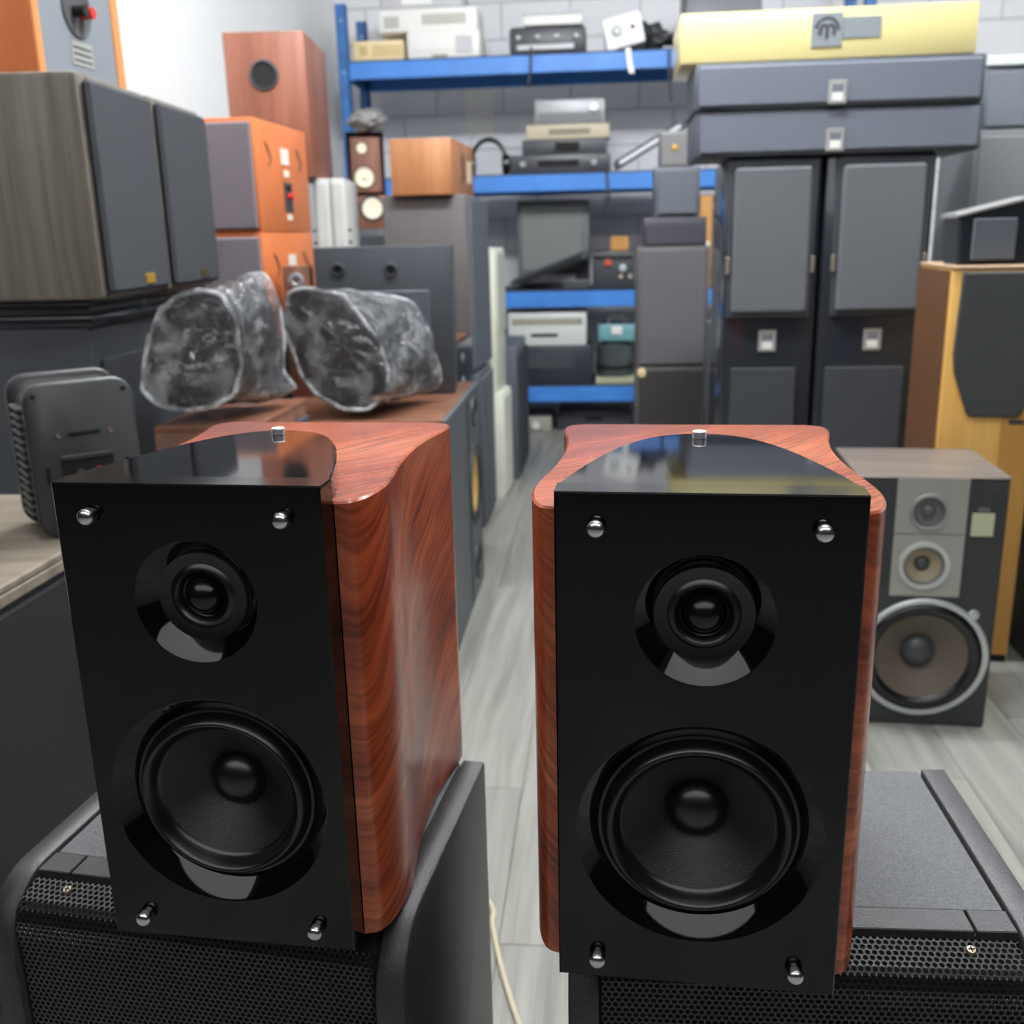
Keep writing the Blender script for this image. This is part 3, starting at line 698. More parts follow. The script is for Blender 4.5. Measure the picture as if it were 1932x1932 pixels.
# ------------------------------------------------------------------ two satellite speakers in clear plastic wrap
def film_mat():
    """thin clear film: mostly see-through, sharp reflections, milky only along its creases"""
    M = bpy.data.materials.new('clear_wrap_film'); M.use_nodes = True; nt = M.node_tree; N = nt.nodes; L = nt.links
    N.remove(N['Principled BSDF'])
    tc = N.new('ShaderNodeTexCoord')
    n = N.new('ShaderNodeTexNoise'); n.inputs['Scale'].default_value = 15; n.inputs['Detail'].default_value = 5; n.inputs['Distortion'].default_value = .8
    L.new(tc.outputs['Object'], n.inputs['Vector'])
    r = N.new('ShaderNodeValToRGB'); r.color_ramp.elements[0].position = .44; r.color_ramp.elements[1].position = .72
    r.color_ramp.elements[0].color = (.09, .09, .09, 1); r.color_ramp.elements[1].color = (.60, .60, .60, 1)
    L.new(n.outputs['Fac'], r.inputs[0])
    n2 = N.new('ShaderNodeTexNoise'); n2.inputs['Scale'].default_value = 75; n2.inputs['Detail'].default_value = 2; L.new(tc.outputs['Object'], n2.inputs['Vector'])
    ad = N.new('ShaderNodeMath'); ad.operation = 'MULTIPLY_ADD'; ad.inputs[1].default_value = 2.0
    L.new(n.outputs['Fac'], ad.inputs[0]); L.new(n2.outputs['Fac'], ad.inputs[2])
    bp = N.new('ShaderNodeBump'); bp.inputs['Strength'].default_value = .6; bp.inputs['Distance'].default_value = .008
    L.new(ad.outputs[0], bp.inputs['Height'])
    gl = N.new('ShaderNodeBsdfGlossy'); gl.inputs['Roughness'].default_value = .06; L.new(bp.outputs[0], gl.inputs['Normal'])
    df = N.new('ShaderNodeBsdfTranslucent'); df.inputs['Color'].default_value = (.9, .92, .93, 1)
    d2 = N.new('ShaderNodeBsdfDiffuse'); d2.inputs['Color'].default_value = (.9, .92, .93, 1)
    mk = N.new('ShaderNodeMixShader'); mk.inputs[0].default_value = .5; L.new(df.outputs[0], mk.inputs[1]); L.new(d2.outputs[0], mk.inputs[2])
    tr = N.new('ShaderNodeBsdfTransparent')
    m1 = N.new('ShaderNodeMixShader'); L.new(r.outputs[0], m1.inputs[0]); L.new(tr.outputs[0], m1.inputs[1]); L.new(mk.outputs[0], m1.inputs[2])
    fr = N.new('ShaderNodeFresnel'); fr.inputs['IOR'].default_value = 2.1; L.new(bp.outputs[0], fr.inputs['Normal'])
    m2 = N.new('ShaderNodeMixShader'); L.new(fr.outputs[0], m2.inputs[0]); L.new(m1.outputs[0], m2.inputs[1]); L.new(gl.outputs[0], m2.inputs[2])
    L.new(m2.outputs[0], N['Material Output'].inputs['Surface']); return M
FILM = film_mat()
def fold_mat():
    M = bpy.data.materials.new('milky_film_fold'); M.use_nodes = True; N = M.node_tree.nodes; L = M.node_tree.links
    b = N['Principled BSDF']; b.inputs['Base Color'].default_value = (.86, .88, .89, 1); b.inputs['Roughness'].default_value = .2
    tr = N.new('ShaderNodeBsdfTransparent'); mx = N.new('ShaderNodeMixShader'); tc = N.new('ShaderNodeTexCoord')
    n = N.new('ShaderNodeTexNoise'); n.inputs['Scale'].default_value = 22; L.new(tc.outputs['Object'], n.inputs['Vector'])
    r = N.new('ShaderNodeMapRange'); r.inputs[1].default_value = .35; r.inputs[2].default_value = .65; r.inputs[3].default_value = .0; r.inputs[4].default_value = .6
    L.new(n.outputs['Fac'], r.inputs[0]); L.new(r.outputs[0], mx.inputs[0]); L.new(tr.outputs[0], mx.inputs[1]); L.new(b.outputs[0], mx.inputs[2])
    L.new(mx.outputs[0], N['Material Output'].inputs['Surface']); return M
FOLD = fold_mat()
def resample(poly, n):
    P = [Vector(p) for p in poly]; P.append(P[0]); L = [0]
    for a, b in zip(P, P[1:]): L.append(L[-1]+(b-a).length)
    out = []; j = 0
    for k in range(n):
        s = L[-1]*k/n
        while L[j+1] < s: j += 1
        out.append(P[j].lerp(P[j+1], (s-L[j])/(L[j+1]-L[j])))
    return out
def loft(A, B, n, rings, caps):
    vs = []; ca = sum(A, Vector())/n; cb = sum(B, Vector())/n
    seq = [[ca.lerp(p, k/caps) for p in A] for k in range(1, caps)]+[[a.lerp(b, k/rings) for a, b in zip(A, B)] for k in range(rings+1)]+[[cb.lerp(p, k/caps) for p in B] for k in range(caps-1, 0, -1)]
    for r in seq: vs += r
    fs = [(i*n+k, i*n+(k+1) % n, (i+1)*n+(k+1) % n, (i+1)*n+k) for i in range(len(seq)-1) for k in range(n)]
    fs.append(tuple(range(n))); fs.append(tuple(reversed(range((len(seq)-1)*n, len(seq)*n))))
    return vs, fs
def wrapped(label, front, Y0, rear, Y1, zb, slats, bits, seed):
    A = resample([PY(*p, Y0) for p in front], 56); B = resample([PY(*p, Y1) for p in rear], 56)
    c = (sum(A, Vector())+sum(B, Vector()))/112
    lo = min(p.z for p in A+B)
    base = Vector((c.x, c.y, zb))
    fit = lambda p: Vector((p.x-base.x, p.y-base.y, (p.z-lo)+.004))
    A = [fit(p) for p in A]; B = [fit(p) for p in B]
    t = thing('wrapped_speaker', label, 'speaker', base, 0, 'plastic-wrapped satellite speakers')
    def shrink(P, k, dy):
        q = sum(P, Vector())/len(P); return [q+(p-q)*k+Vector((0, dy, 0)) for p in P]
    a2 = shrink(A, .84, .02); b2 = shrink(B, .86, -.015)
    vs, fs = loft(a2, b2, 56, 2, 2)
    MB().add(vs, fs).build('speaker_body', mat('satellite_black', (58, 60, 66), .4), t, ang=40)
    q = sum(a2, Vector())/56
    ww = max(p.x for p in a2)-min(p.x for p in a2); hh = max(p.z for p in a2)-min(p.z for p in a2)
    for k in range(slats):
        o = (k-(slats-1)/2)*hh*.15
        M = Matrix.Translation(q+Vector((-o*.55, -.001, o*.75))) @ Matrix.Rotation(math.radians(42), 4, 'Y')
        MB().box(-ww*.42*(1-abs(o)/hh), ww*.42*(1-abs(o)/hh), -.008, .010, -hh*.045, hh*.045, .004, 1, M).build('slat', mat('satellite_slat', (38, 40, 44), .35), t)
    A = resample(A, 120); B = resample(B, 120)
    vs, fs = loft(A, B, 120, 30, 14)
    out = []
    for v in vs:
        s_ = noise.noise(v*11+Vector((seed, 0, 0)))*.010+abs(noise.noise(v*24+Vector((0, seed, 0))))*.012-.004+abs(noise.noise(v*60+Vector((0, 0, seed))))*.004
        d = (v-(c-base+Vector((0, 0, zb-lo)))*Vector((1, 1, 1)).x); d = Vector((d.x, d.y*.5, d.z)).normalized()
        p = v+d*s_; p.z = max(p.z, .0015); out.append(p)
    MB().add(out, fs).build('plastic_wrap', FILM, t, 'crinkled clear plastic film', 14)
    for P, rr in ((A, .0052), (B, .004)):
        Q = [p+Vector((0, noise.noise(p*25)*.006, .0)) for p in P]; Q = [Vector((p.x, p.y, max(p.z, rr+.001))) for p in Q]
        MB().tube(Q+Q[:1], rr, 6).build('film_fold', FOLD, t, 'whitish folded rim of the film')
    for (px_, py_, Y_, w_, h_, m_) in bits:
        p = fit(PY(px_, py_, Y_)); MB().box(p.x-w_/2, p.x+w_/2, p.y-.003, p.y, p.z-h_/2, p.z+h_/2, .001, 1).build('sticker', m_, t)
    return t
wrapped('plastic-wrapped speaker on the left, crinkled all over with a twisted tuft on top',
        [(270, 745), (274, 690), (286, 640), (305, 598), (335, 570), (380, 558), (420, 566), (446, 620), (455, 700), (445, 755), (400, 778), (350, 785), (300, 775)], 2.04,
        [(420, 740), (405, 660), (415, 590), (450, 555), (468, 528), (498, 524), (512, 545), (528, 590), (537, 650), (535, 710), (560, 740), (520, 762), (455, 775)], 2.28, B1Z, 0, [], 1.3)
wrapped('plastic-wrapped speaker on the right with dark slats and an orange sticker showing',
        [(549, 660), (536, 632), (546, 562), (575, 554), (648, 566), (675, 600), (712, 650), (733, 708), (732, 748), (695, 784), (648, 782), (600, 755), (570, 722)], 2.52,
        [(640, 700), (610, 640), (612, 560), (656, 557), (748, 570), (780, 579), (810, 636), (834, 722), (828, 740), (760, 760), (700, 770)], 2.78, T1Z, 5, [(722, 662, 2.66, .03, .05, ORANGEBIT)], 5.1)

# ------------------------------------------------------------------ blue shelving rack at the back
RK = Vector((-.862, 5.72, 0)); RKW, RKD = 2.75, .50
LV = [.232, .757, 1.368, 1.957]
rk = thing('shelving_rack', 'blue steel shelving rack along the grey block wall', 'shelf', RK, RA)
for x in (0, RKW-.06):
    for y in (0, RKD-.045):
        top = 2.28 if x == 0 else 2.5
        p = MB(); p.box(x, x+.055, y, y+.006, 0, top); p.box(x, x+.006, y, y+.045, 0, top); p.box(x+.049, x+.055, y, y+.045, 0, top)
        po = p.build('post', BLUEDK, rk)
        for q in range(int(top/.25)):
            MB().lathe([(0, .002), (.007, .0015), (.008, 0)], 10, Matrix.Translation((x+.028, y, .2+q*.25)) @ Matrix.Rotation(PI/2, 4, 'X')).build('post_hole', mat('post_hole_rim', (150, 175, 205), .4), po)
for z in LV:
    for y in (.006, RKD-.04):
        MB().box(.055, RKW-.06, y, y+.034, z-.045, z+.040, .003).build('beam', BLUE, rk)
    for x in (.006, RKW-.04):
        MB().box(x, x+.03, .04, RKD-.04, z-.035, z+.03, .002).build('side_beam', BLUEDK, rk)
    MB().box(.01, RKW-.01, .012, RKD-.012, z+.040, z+.048).build('deck', DECK, rk)
def rfront(px, py, off):
    Y = 5.7
    for _ in range(5):
        p = PY(px, py, Y); Y = RK.y+off+math.tan(RA)*(p.x-RK.x)
    return PY(px, py, Y)
def rit(name, label, cat, px0, px1, py0, z, off, d, m, bev=.004, group=None, tilt=0):
    a = rfront(px0, py0, off); b = rfront(px1, py0, off); w = (b-a).length
    if z < 0: z = LV[-int(z)-1]+.0485
    h = max(.012, (a.z+b.z)/2-z)
    t = cabinet(name, label, cat, ((a.x+b.x)/2, (a.y+b.y)/2, z), RA+tilt, w, d, h, m, bev, group, part='case')
    return t, w, h, FR(w, d, 'front')
def vents(t, F, u0, u1, v0, v1, n, m):
    pw_ = (v1-v0)/n
    for k in range(n): slab(t, 'vent', m, F, u0, u1, v0+k*pw_, v0+(k+.55)*pw_, 0, .002, 0)
VENT = mat('warm_grey_vent', (150, 146, 130), .6)  # one flat warm grey for vents, seams and bands
# top shelf (level 4)
t, w_, h_, F = rit('projector', 'thin cream projector at the left end of the top shelf', 'projector', 664, 760, 76, -4, .05, .26, CREAM, .008)
vents(t, F, -.03, .13, h_*.25, h_*.8, 5, mat('cream_vent', (190, 165, 110), .6)); slab(t, 'panel', mat('cream_vent', (190, 165, 110), .6), F, -.10, -.06, h_*.3, h_*.75, 0, .003, .001)
t, w_, h_, F = rit('projector', 'white projector on the top shelf with a grey rounded corner, lower of the stack', 'projector', 766, 905, 56, -4, .04, .28, WHITEP, .015)
slab(t, 'side_cover', mat('light_grey_plastic', (186, 186, 188), .5), F, w_/2-.13, w_/2-.04, .02, h_-.03, 0, .004, .003)
slab(t, 'seam', VENT, F, -w_/2+.02, w_/2-.14, h_*.28, h_*.29, 0, .001, 0); slab(t, 'foot', VENT, F, -.06, .02, 0, .02, 0, .004, .001)
PRZ = t.location.z+h_
t2, w2, h2, F = rit('projector', 'long white projector with wide vents stacked on the white one', 'projector', 712, 900, 14, PRZ, .07, .28, WHITEP, .012)
vents(t2, F, -.03, w2/2-.06, h2*.3, h2*.75, 5, VENT); vents(t2, F, -w2/2+.03, -w2/2+.11, h2*.2, h2*.7, 6, VENT)
t3, w3, h3, F = rit('projector', 'grey projector at the very top of the projector stack', 'projector', 712, 872, -26, PRZ+h2, .09, .26, mat('light_grey_plastic', (186, 186, 188), .5), .02)
slab(t3, 'panel', WHITEP, F, -.10, .06, .02, .06, 0, .004, .002)
t, w_, h_, F = rit('tape_deck', 'dark bent gadget under a white tray on the top shelf', 'gadget', 960, 1105, 48, -4, .05, .25, DKEQUIP, .02)
for k in range(4): disc(t, 'knob', GREYSTEEL, F, -.15+.1*k, h_*.6, [(0, .02), (.012, .018), (.014, 0)], 12)
slab(t, 'panel', mat('grey_equipment', (150, 152, 154), .4), F, -.16, .14, .02, .05, 0, .01, .004)
TZ = t.location.z+h_
t, w_, h_, F = rit('plastic_tray', 'white plastic tray lying on the dark gadget', 'tray', 986, 1098, 22, TZ, .04, .24, WHITEP, .008)
slab(t, 'rim', mat('light_grey_plastic', (186, 186, 188), .5), F, -w_/2, w_/2, h_*.75, h_, 0, .008, .003)
# white box with a dial, leaning
a = rfront(1143, 90, .05)
t = thing('dial_box', 'small white box with a round dial leaning on the top shelf', 'gadget', (a.x+.11, a.y, LV[3]+.066), RA)
tl = Matrix.Translation((0, 0, .006)) @ Matrix.Rotation(math.radians(-13), 4, 'Y')
MB().box(-.10, .10, 0, .07, 0, .155, .012, 2, tl).build('case', mat('bright_white_plastic', (244, 244, 242), .4), t)
Fd = tl @ FR(.2, .07, 'front')
dl = disc(t, 'dial', mat('dial_grey', (170, 178, 172), .4), Fd, -.035, .085, [(0, .008), (.02, .007), (.028, .003), (.03, 0)], 24); disc(dl, 'dial_hub', WHITEP, Fd, -.035, .085, [(0, .014), (.012, .013), (.013, .006)], 16)
disc(t, 'button', mat('brown_red_button', (120, 70, 62), .5), Fd, .048, .085, [(0, .006), (.012, .005), (.013, 0)], 16)
lump('cable_heap', 'dark heap of cables behind the white dial box', 'cables', rfront(1222, 96, .27)*1+Vector((0, 0, 0)), .07, mat('black_cable', (44, 46, 48), .5), (1.7, .9, .9), .7, 9)
bpy.data.objects['cable_heap'].location.z = LV[3]+.0485
tgp = [rfront(1185, 90, -.006), rfront(1187, 112, -.008), rfront(1192, 138, -.012)]
mb = MB()
for p, q in zip(tgp, tgp[1:]):
    wv = RU*.028; nv = RV*.0015
    mb.add([p-wv/2, p+wv/2, q+wv/2, q-wv/2, p-wv/2-nv, p+wv/2-nv, q+wv/2-nv, q-wv/2-nv], [(0, 1, 2, 3), (7, 6, 5, 4), (0, 4, 5, 1), (1, 5, 6, 2), (2, 6, 7, 3), (3, 7, 4, 0)])
tag(mb.build('price_tag', WHITEP), 'white paper tag hanging over the top blue beam', 'tag')
t, w_, h_, F = rit('amplifier', 'dark amplifier on the top shelf, mostly hidden by the yellow box', 'amplifier', 1290, 1440, -30, -4, .12, .26, mat('mid_grey_equipment', (96, 98, 102), .4), .006)
slab(t, 'panel', VENT, F, -.1, .12, .1, .14, 0, .004, .001)
# level 3
t, w_, h_, F = rit('stereo_receiver', 'lowest dark receiver in the stack on the second blue shelf', 'receiver', 962, 1152, 291, -3, .05, .28, DKEQUIP, .006, 'stacked hi-fi units')
for u in (-.2, .18): disc(t, 'knob', GREYSTEEL, F, u, h_*.5, [(0, .02), (.014, .018), (.016, 0)], 14)
slab(t, 'display', VOID, F, -.12, .1, h_*.35, h_*.7, 0, .002, .001); z1 = t.location.z+h_
t, w_, h_, F = rit('tape_deck', 'dark cassette deck second from below in the shelf stack', 'receiver', 985, 1145, 262, z1, .06, .26, BOXBLACK, .006, 'stacked hi-fi units')
slab(t, 'cassette_door', VOID, F, -.05, .08, h_*.2, h_*.8, 0, .004, .001); z1 += h_
t, w_, h_, F = rit('stereo_receiver', 'beige tuner third from below in the shelf stack', 'receiver', 992, 1150, 234, z1, .06, .26, BEIGE, .006, 'stacked hi-fi units')
slab(t, 'display', mat('dim_display', (120, 112, 92), .4), F, -.1, .12, h_*.3, h_*.7, 0, .002, .001); z1 += h_
t, w_, h_, F = rit('stereo_receiver', 'silver player on top of the shelf stack', 'receiver', 1008, 1142, 186, z1, .06, .26, GREYSTEEL, .012, 'stacked hi-fi units')
slab(t, 'front_band', mat('mid_grey_equipment', (96, 98, 102), .4), F, -w_/2+.02, w_/2-.02, .015, h_*.45, 0, .004, .001)
disc(t, 'knob', mat('bright_knob', (225, 232, 238), .3, metal=.5), F, w_/2-.06, h_*.6, [(0, .02), (.018, .018), (.02, 0)], 16)
# black telephone-like curl and keyboard
p = rfront(930, 326, .06)
t = thing('headphones', 'black headphones lying left of the stacked hi-fi units', 'headphones', (p.x-.02, p.y+.05, LV[2]+.0485), RA)
MB().tube([(.085*math.cos(k*PI/14)*1.1, 0, .07+.115*math.sin(k*PI/14)) for k in range(15)], .012, 8).build('headband', RUBBER, t)
for s_ in (-1, 1):
    MB().lathe([(0, -.02), (.05, -.018), (.055, 0), (.05, .018), (0, .02)], 20, Matrix.Translation((s_*.093, 0, .056)) @ Matrix.Rotation(PI/2, 4, 'Y')).build('ear_cup', RUBBER, t)
def keyboard(label, pa, pb, lev, off, wide, m, strip):
    a = rfront(*pa, off); b = rfront(*pb, off); L = (b-a).length; ang = math.atan2(b.z-a.z, (b-a).to_2d().length)
    t = thing('keyboard', label, 'keyboard', (a.x, a.y, LV[lev]+.0485), RA)
    M = Matrix.Translation((0, .02, .012)) @ Matrix.Rotation(-ang, 4, 'Y')
    MB().box(0, L, -.02, .16, 0, .035, .004, 1, M).build('case', m, t)
    for k in range(int(L/.03)-1):
        for j in range(4): MB().box(.015+k*.03, .015+k*.03+.025, .01+j*.034, .038+j*.034, .035, .043, .002, 1, M).build('key', DKEQUIP, t)
    slab(t, 'edge_strip', strip, M @ FR(0, 0, 'front'), .03, L-.04, .006, .028, .02, .023, .001)
    return t
keyboard('black keyboard leaning up to the right with a pale front strip, on the second shelf', (1163, 322), (1300, 238), 2, .05, .2, BOXBLACK, mat('pale_strip', (206, 210, 212), .4))
# wall papers
for (px0, py0, px1, py1, lb) in ((876, 172, 932, 256, 'white sheet of paper fixed to the block wall behind the rack'),):
    Yw = 6.2
    for _ in range(4):
        p = PY((px0+px1)/2, (py0+py1)/2, Yw); Yw = RC.y-.009+math.tan(RA)*(p.x-RC.x)
    a = PY(px0, py0, Yw); b = PY(px1, py1, Yw)
    o = MB().box(-abs(b.x-a.x)/2, abs(b.x-a.x)/2, -.004, 0, -abs(a.z-b.z)/2, abs(a.z-b.z)/2, .001).build('paper_sheet', PAPER); o.location = ((a.x+b.x)/2, Yw, (a.z+b.z)/2); o.rotation_euler = (0, 0, RA)
    tag(o, lb, 'paper')
# level 2
t, w_, h_, F = rit('television', 'old grey television standing at the back of the third shelf', 'television', 975, 1112, 378, -2, .235, .22, mat('mid_grey_equipment', (96, 98, 102), .4), .012)
slab(t, 'screen', mat('grey_glass_screen', (116, 120, 118), .3), F, -w_/2+.025, w_/2-.04, .10, h_-.03, 0, .006, .003)
slab(t, 'lower_highlight', WHITEP, F, -w_/2+.02, w_/2-.08, .03, .075, 0, .006, .003)  # white bar painted in as the highlight below the screen
t = keyboard('black keyboard propped in front of the grey television', (966, 545), (1112, 486), 1, .02, .2, BOXBLACK, VOID)
t, w_, h_, F = rit('speaker_box', 'small charcoal box on the third shelf under the propped keyboard', 'box', 1062, 1112, 528, -2, .008, .02, DKEQUIP, .005)
slab(t, 'panel', BOXBLACK, F, -w_/2+.01, w_/2-.01, .01, h_-.01, 0, .003, .001)
t, w_, h_, F = rit('toolbox', 'dark tool box with coloured knobs at the right of the third shelf', 'box', 1118, 1198, 474, -2, .06, .28, BOXBLACK, .012)
disc(t, 'knob', mat('red_orange_knob', (190, 80, 50), .5), F, -.03, h_*.7, [(0, .02), (.018, .018), (.022, 0)], 14)
disc(t, 'knob', mat('bright_knob', (225, 232, 238), .3, metal=.5), F, .05, h_*.55, [(0, .02), (.018, .018), (.02, 0)], 14)
for u in (.04, .09): disc(t, 'knob', BEIGE, F, u, h_*.32, [(0, .02), (.010, .018), (.012, 0)], 12)
MB().tube([(-.1, -.012, h_*.86), (-.1, -.03, h_*.9), (.1, -.03, h_*.9), (.1, -.012, h_*.86)], .007, 8).build('handle', RUBBER, t)
tz = t.location.z+h_
t, w_, h_, F = rit('cardboard_box', 'small brown cardboard box on the dark tool box', 'box', 1152, 1186, 446, tz+.001, .22, .10, CARD, .002)
slab(t, 'flap', CARD, F, -w_/2, w_/2, h_*.7, h_, 0, .004, .001)
t, w_, h_, F = rit('cardboard_box', 'brown carton with a white cap seen between the black towers and the stack', 'box', 1322, 1345, 368, -2, .06, .14, CARD, .003)
slab(t, 'label_sticker', PAPER, F, -w_/2+.01, w_/2-.01, h_*.2, h_*.5, 0, .002, .001)
t, w_, h_, F = rit('bottle_crate', 'grey crate of small parts beside the brown carton', 'crate', 1347, 1374, 384, -2, .06, .2, mat('grey_film', (150, 148, 146), .3), .004)
for k in range(3): slab(t, 'drawer', BEIGE if k == 1 else WHITEP, F, -w_/2+.008, w_/2-.008, h_*(.1+.3*k), h_*(.32+.3*k), 0, .006, .002)
# level 1
t, w_, h_, F = rit('video_recorder', 'black video recorder on the lowest blue shelf', 'recorder', 962, 1116, 652, -1, .05, .30, mat('blue_black_equipment', (42, 46, 56), .4), .006)
slab(t, 'front_flap', BOXBLACK, F, -w_/2+.03, w_/2-.1, h_*.4, h_*.8, 0, .004, .002); zz = t.location.z+h_
t, w_, h_, F = rit('video_recorder', 'white video recorder stacked on the black one', 'recorder', 958, 1106, 589, zz, .05, .28, mat('white_equipment', (206, 208, 204), .45), .006)
slab(t, 'tape_slot', VOID, F, -.09, .06, h_*.26, h_*.36, 0, .002, .0005); slab(t, 'front_band', VENT, F, -w_/2+.02, w_/2-.02, h_*.62, h_*.82, 0, .003, .001)
t, w_, h_, F = rit('beige_box', 'flat beige box at the right end of the lowest shelf', 'box', 1124, 1200, 714, -1, .04, .26, mat('olive_beige', (176, 178, 146), .5), .004)
slab(t, 'lid_seam', VENT, F, -w_/2, w_/2, h_*.6, h_*.66, 0, .002, 0); zz = t.location.z+h_
p = rfront(1160, 714, .08)
t = thing('helmet_speaker', 'glossy dark rounded appliance on the flat beige box', 'appliance', (p.x+.012, p.y+.11, zz), RA)
MB().lathe([(0, .20), (.06, .195), (.10, .17), (.102, .11), (.105, .03), (.1, 0), (0, 0)], 32).build('shell', mat('grey_green_gloss', (70, 76, 78), .15), t)
MB().lathe([(.104, .04), (.108, .045), (.108, .06), (.104, .065)], 32).build('band', VOID, t)
t, w_, h_, F = rit('teal_drill_case', 'teal case perched on the glossy appliance', 'case', 1128, 1200, 612, zz+.2, .10, .2, TEAL, .012)
slab(t, 'latch', WHITEP, F, -.03, .03, h_*.4, h_*.9, 0, .01, .003)
MB().tube([(-.05, .1, h_-.004), (-.03, .1, h_+.04), (.03, .1, h_+.04), (.05, .1, h_-.004)], .01, 8).build('handle', WHITEP, t)
# floor in front of / under the rack
t, w_, h_, F = rit('storage_bin', 'beige bin on the floor under the lowest shelf', 'box', 988, 1040, 786, 0.0, .10, .3, mat('dusty_beige', (150, 148, 138), .7), .006)
disc(t, 'cap', WHITEP, F, -.01, h_*.4, [(0, .02), (.02, .018), (.024, 0)], 16)
t, w_, h_, F = rit('storage_bin', 'dark bin on the floor under the lowest shelf', 'box', 1052, 1190, 776, 0.0, .14, .3, DKEQUIP, .006)
slab(t, 'handle_slot', VOID, F, -.05, .05, h_*.5, h_*.7, 0, .003, .001)

# ------------------------------------------------------------------ right side
def hb(pl, pr, Y, a=RA):
    """front face whose top edge runs between two pixels: centre, width, height of the edge"""
    A = PY(*pl, Y); B = PY(*pr, Y)
    for _ in range(6):
        B = PY(*pr, A.y+math.tan(a)*(B.x-A.x))
    return (A+B)/2, (B-A).to_2d().length, (A.z+B.z)/2
def badge(t, F, u, v, s=.05):
    b = slab(t, 'badge', SILVER, F, u-s*.45, u+s*.45, v-s*.55, v+s*.55, 0, .004, .001, 'square silver badge')
    MB().box(u-s*.27, u+s*.27, v, v+s*.36, .004, .0046, 0, 1, F).build('badge_window', mat('badge_window_grey', (108, 110, 118), .4), b)  # flat grey window in the upper half of the badge
    MB().box(u-s*.27, u+s*.27, v-s*.42, v-s*.04, .004, .0055, .0008, 1, F).build('badge_plate', WHITEP, b)
# two black towers
TW = 1.302
for i, (pl, pr, gl, gr, bp, lb) in enumerate((((1372, 301), (1556, 295), (1388, 306), (1532, 302), (1447, 643), 'black tower speaker with a square silver badge, left of the two towers'),
                                            ((1560, 294), (1772, 288), (1592, 300), (1746, 296), (1645, 640), 'black tower speaker with a square silver badge, right of the two towers'))):
    c, w_, z_ = hb(pl, pr, 3.04-.03*i)
    t = cabinet('tower_speaker', lb, 'speaker', (c.x, c.y, 0), RA, w_-.004, .36, TW, BLACKGLOSS2, .012, 'pair of black towers')
    F = FR(w_-.004, .36, 'front')
    g0 = PY(*gl, c.y); g1 = PY(*gr, c.y); zb = PY(1450, 590, c.y).z
    u0 = (g0.x-c.x); u1 = (g1.x-c.x)
    fm = MB(); n0, n1 = 0, .012
    poly = [(u0-.012, zb-.015), (u1+.012, zb-.015), (u1+.02, TW-.012), (u0-.02, TW-.012)]
    fm.prism([(p[0], p[1]) for p in poly], 0, .010, F, .004); fm.build('grille_frame', BOXBLACK, t)
    slab(t, 'grille', CLOTH, F, u0, u1, zb, TW-.03, .008, .026, .010)
    zc = PY(1450, 500, c.y).z
    for u in (u0-.012, u1+.012): slab(t, 'grille_clip', mat('bronze_clip', (120, 110, 98), .4), F, u-.006, u+.006, zc-.025, zc+.025, .008, .018, .003)
    bb = PY(*bp, c.y); badge(t, F, bb.x-c.x, bb.z, .058)
    slab(t, 'lower_grille', CLOTH2, F, -w_/2+.03, w_/2-.05, .06, bb.z-.08, 0, .008, .003)
# long black boxes lying across them
c, w_, z_ = hb((1314, 213), (1858, 190), 3.03)
Z1 = z_
def long_box(lb, c, z0, h, w, bpx):
    t = cabinet('long_black_speaker', lb, 'speaker', (c.x, c.y, z0), RA, w, .34, h, BOXBLUE, .006, 'long black speakers')
    F = FR(w, .34, 'front'); bb = PY(*bpx, c.y)
    slab(t, 'grille', mat('blue_black_cloth', (98, 103, 114), .75, bump=.3, bscale=700), F, -w/2+.012, w/2-.012, .008, h-.010, 0, .014, .005)
    badge(t, F @ Matrix.Translation((0, 0, .014)), bb.x-c.x, max(.036, bb.z-z0), .055)
long_box('lower of the two long black speakers lying across the towers', c, TW, Z1-TW, w_, (1573, 271))
c2, w2, z2 = hb((1312, 124), (1864, 96), 3.02)
long_box('upper of the two long black speakers, under the yellow box', c2, Z1, z2-Z1, w2, (1578, 175))
# pale yellow box with a grey emblem
c3, w3, z3 = hb((1284, 30), (1850, -3), 3.03)
t = cabinet('yellow_speaker', 'pale yellow lacquered box with a grey emblem on top of the long black speakers', 'speaker', (c3.x, c3.y-.004, z2), RA, w3, .34, z3-z2, YELLOW, .006)
F = FR(w3, .34, 'front'); h_ = z3-z2
def fu(px, py): p = PY(px, py, c3.y); return p.x-c3.x, p.z-z2
u, v = fu(1559, 57)
s_ = .041
em = slab(t, 'emblem_plate', BADGEGREY, F, u-s_, u+s_, v-s_*1.05, v+s_*1.05, 0, .004, .001)
mb = MB()
for k in (-1, 0, 1): mb.tube([(u+k*s_*.45, v-s_*(.55 if k == 0 else .3), .0045), (u+k*s_*.45, v+s_*.12, .0045)], .005, 6, F, .4)
for k in (-1, 1): mb.tube([(u+k*s_*.225+s_*.225*math.cos(q*PI/8), v+s_*.12+s_*.2*math.sin(q*PI/8), .0045) for q in range(9)], .005, 6, F, .4)
mb.tube([(u+s_*.74*math.cos(q*PI/10-.1), v+s_*.05+s_*.7*math.sin(q*PI/10-.1), .0045) for q in range(11)], .004, 6, F, .4)
mb.build('emblem', INK, em, 'round letter-m emblem')
ua, va = fu(1588, 57); ub, vb = fu(1659, 47)
slab(t, 'emblem_bar', BADGEGREY, F, ua, ub, (va+vb)/2-.028, (va+vb)/2+.026, 0, .003, .001)

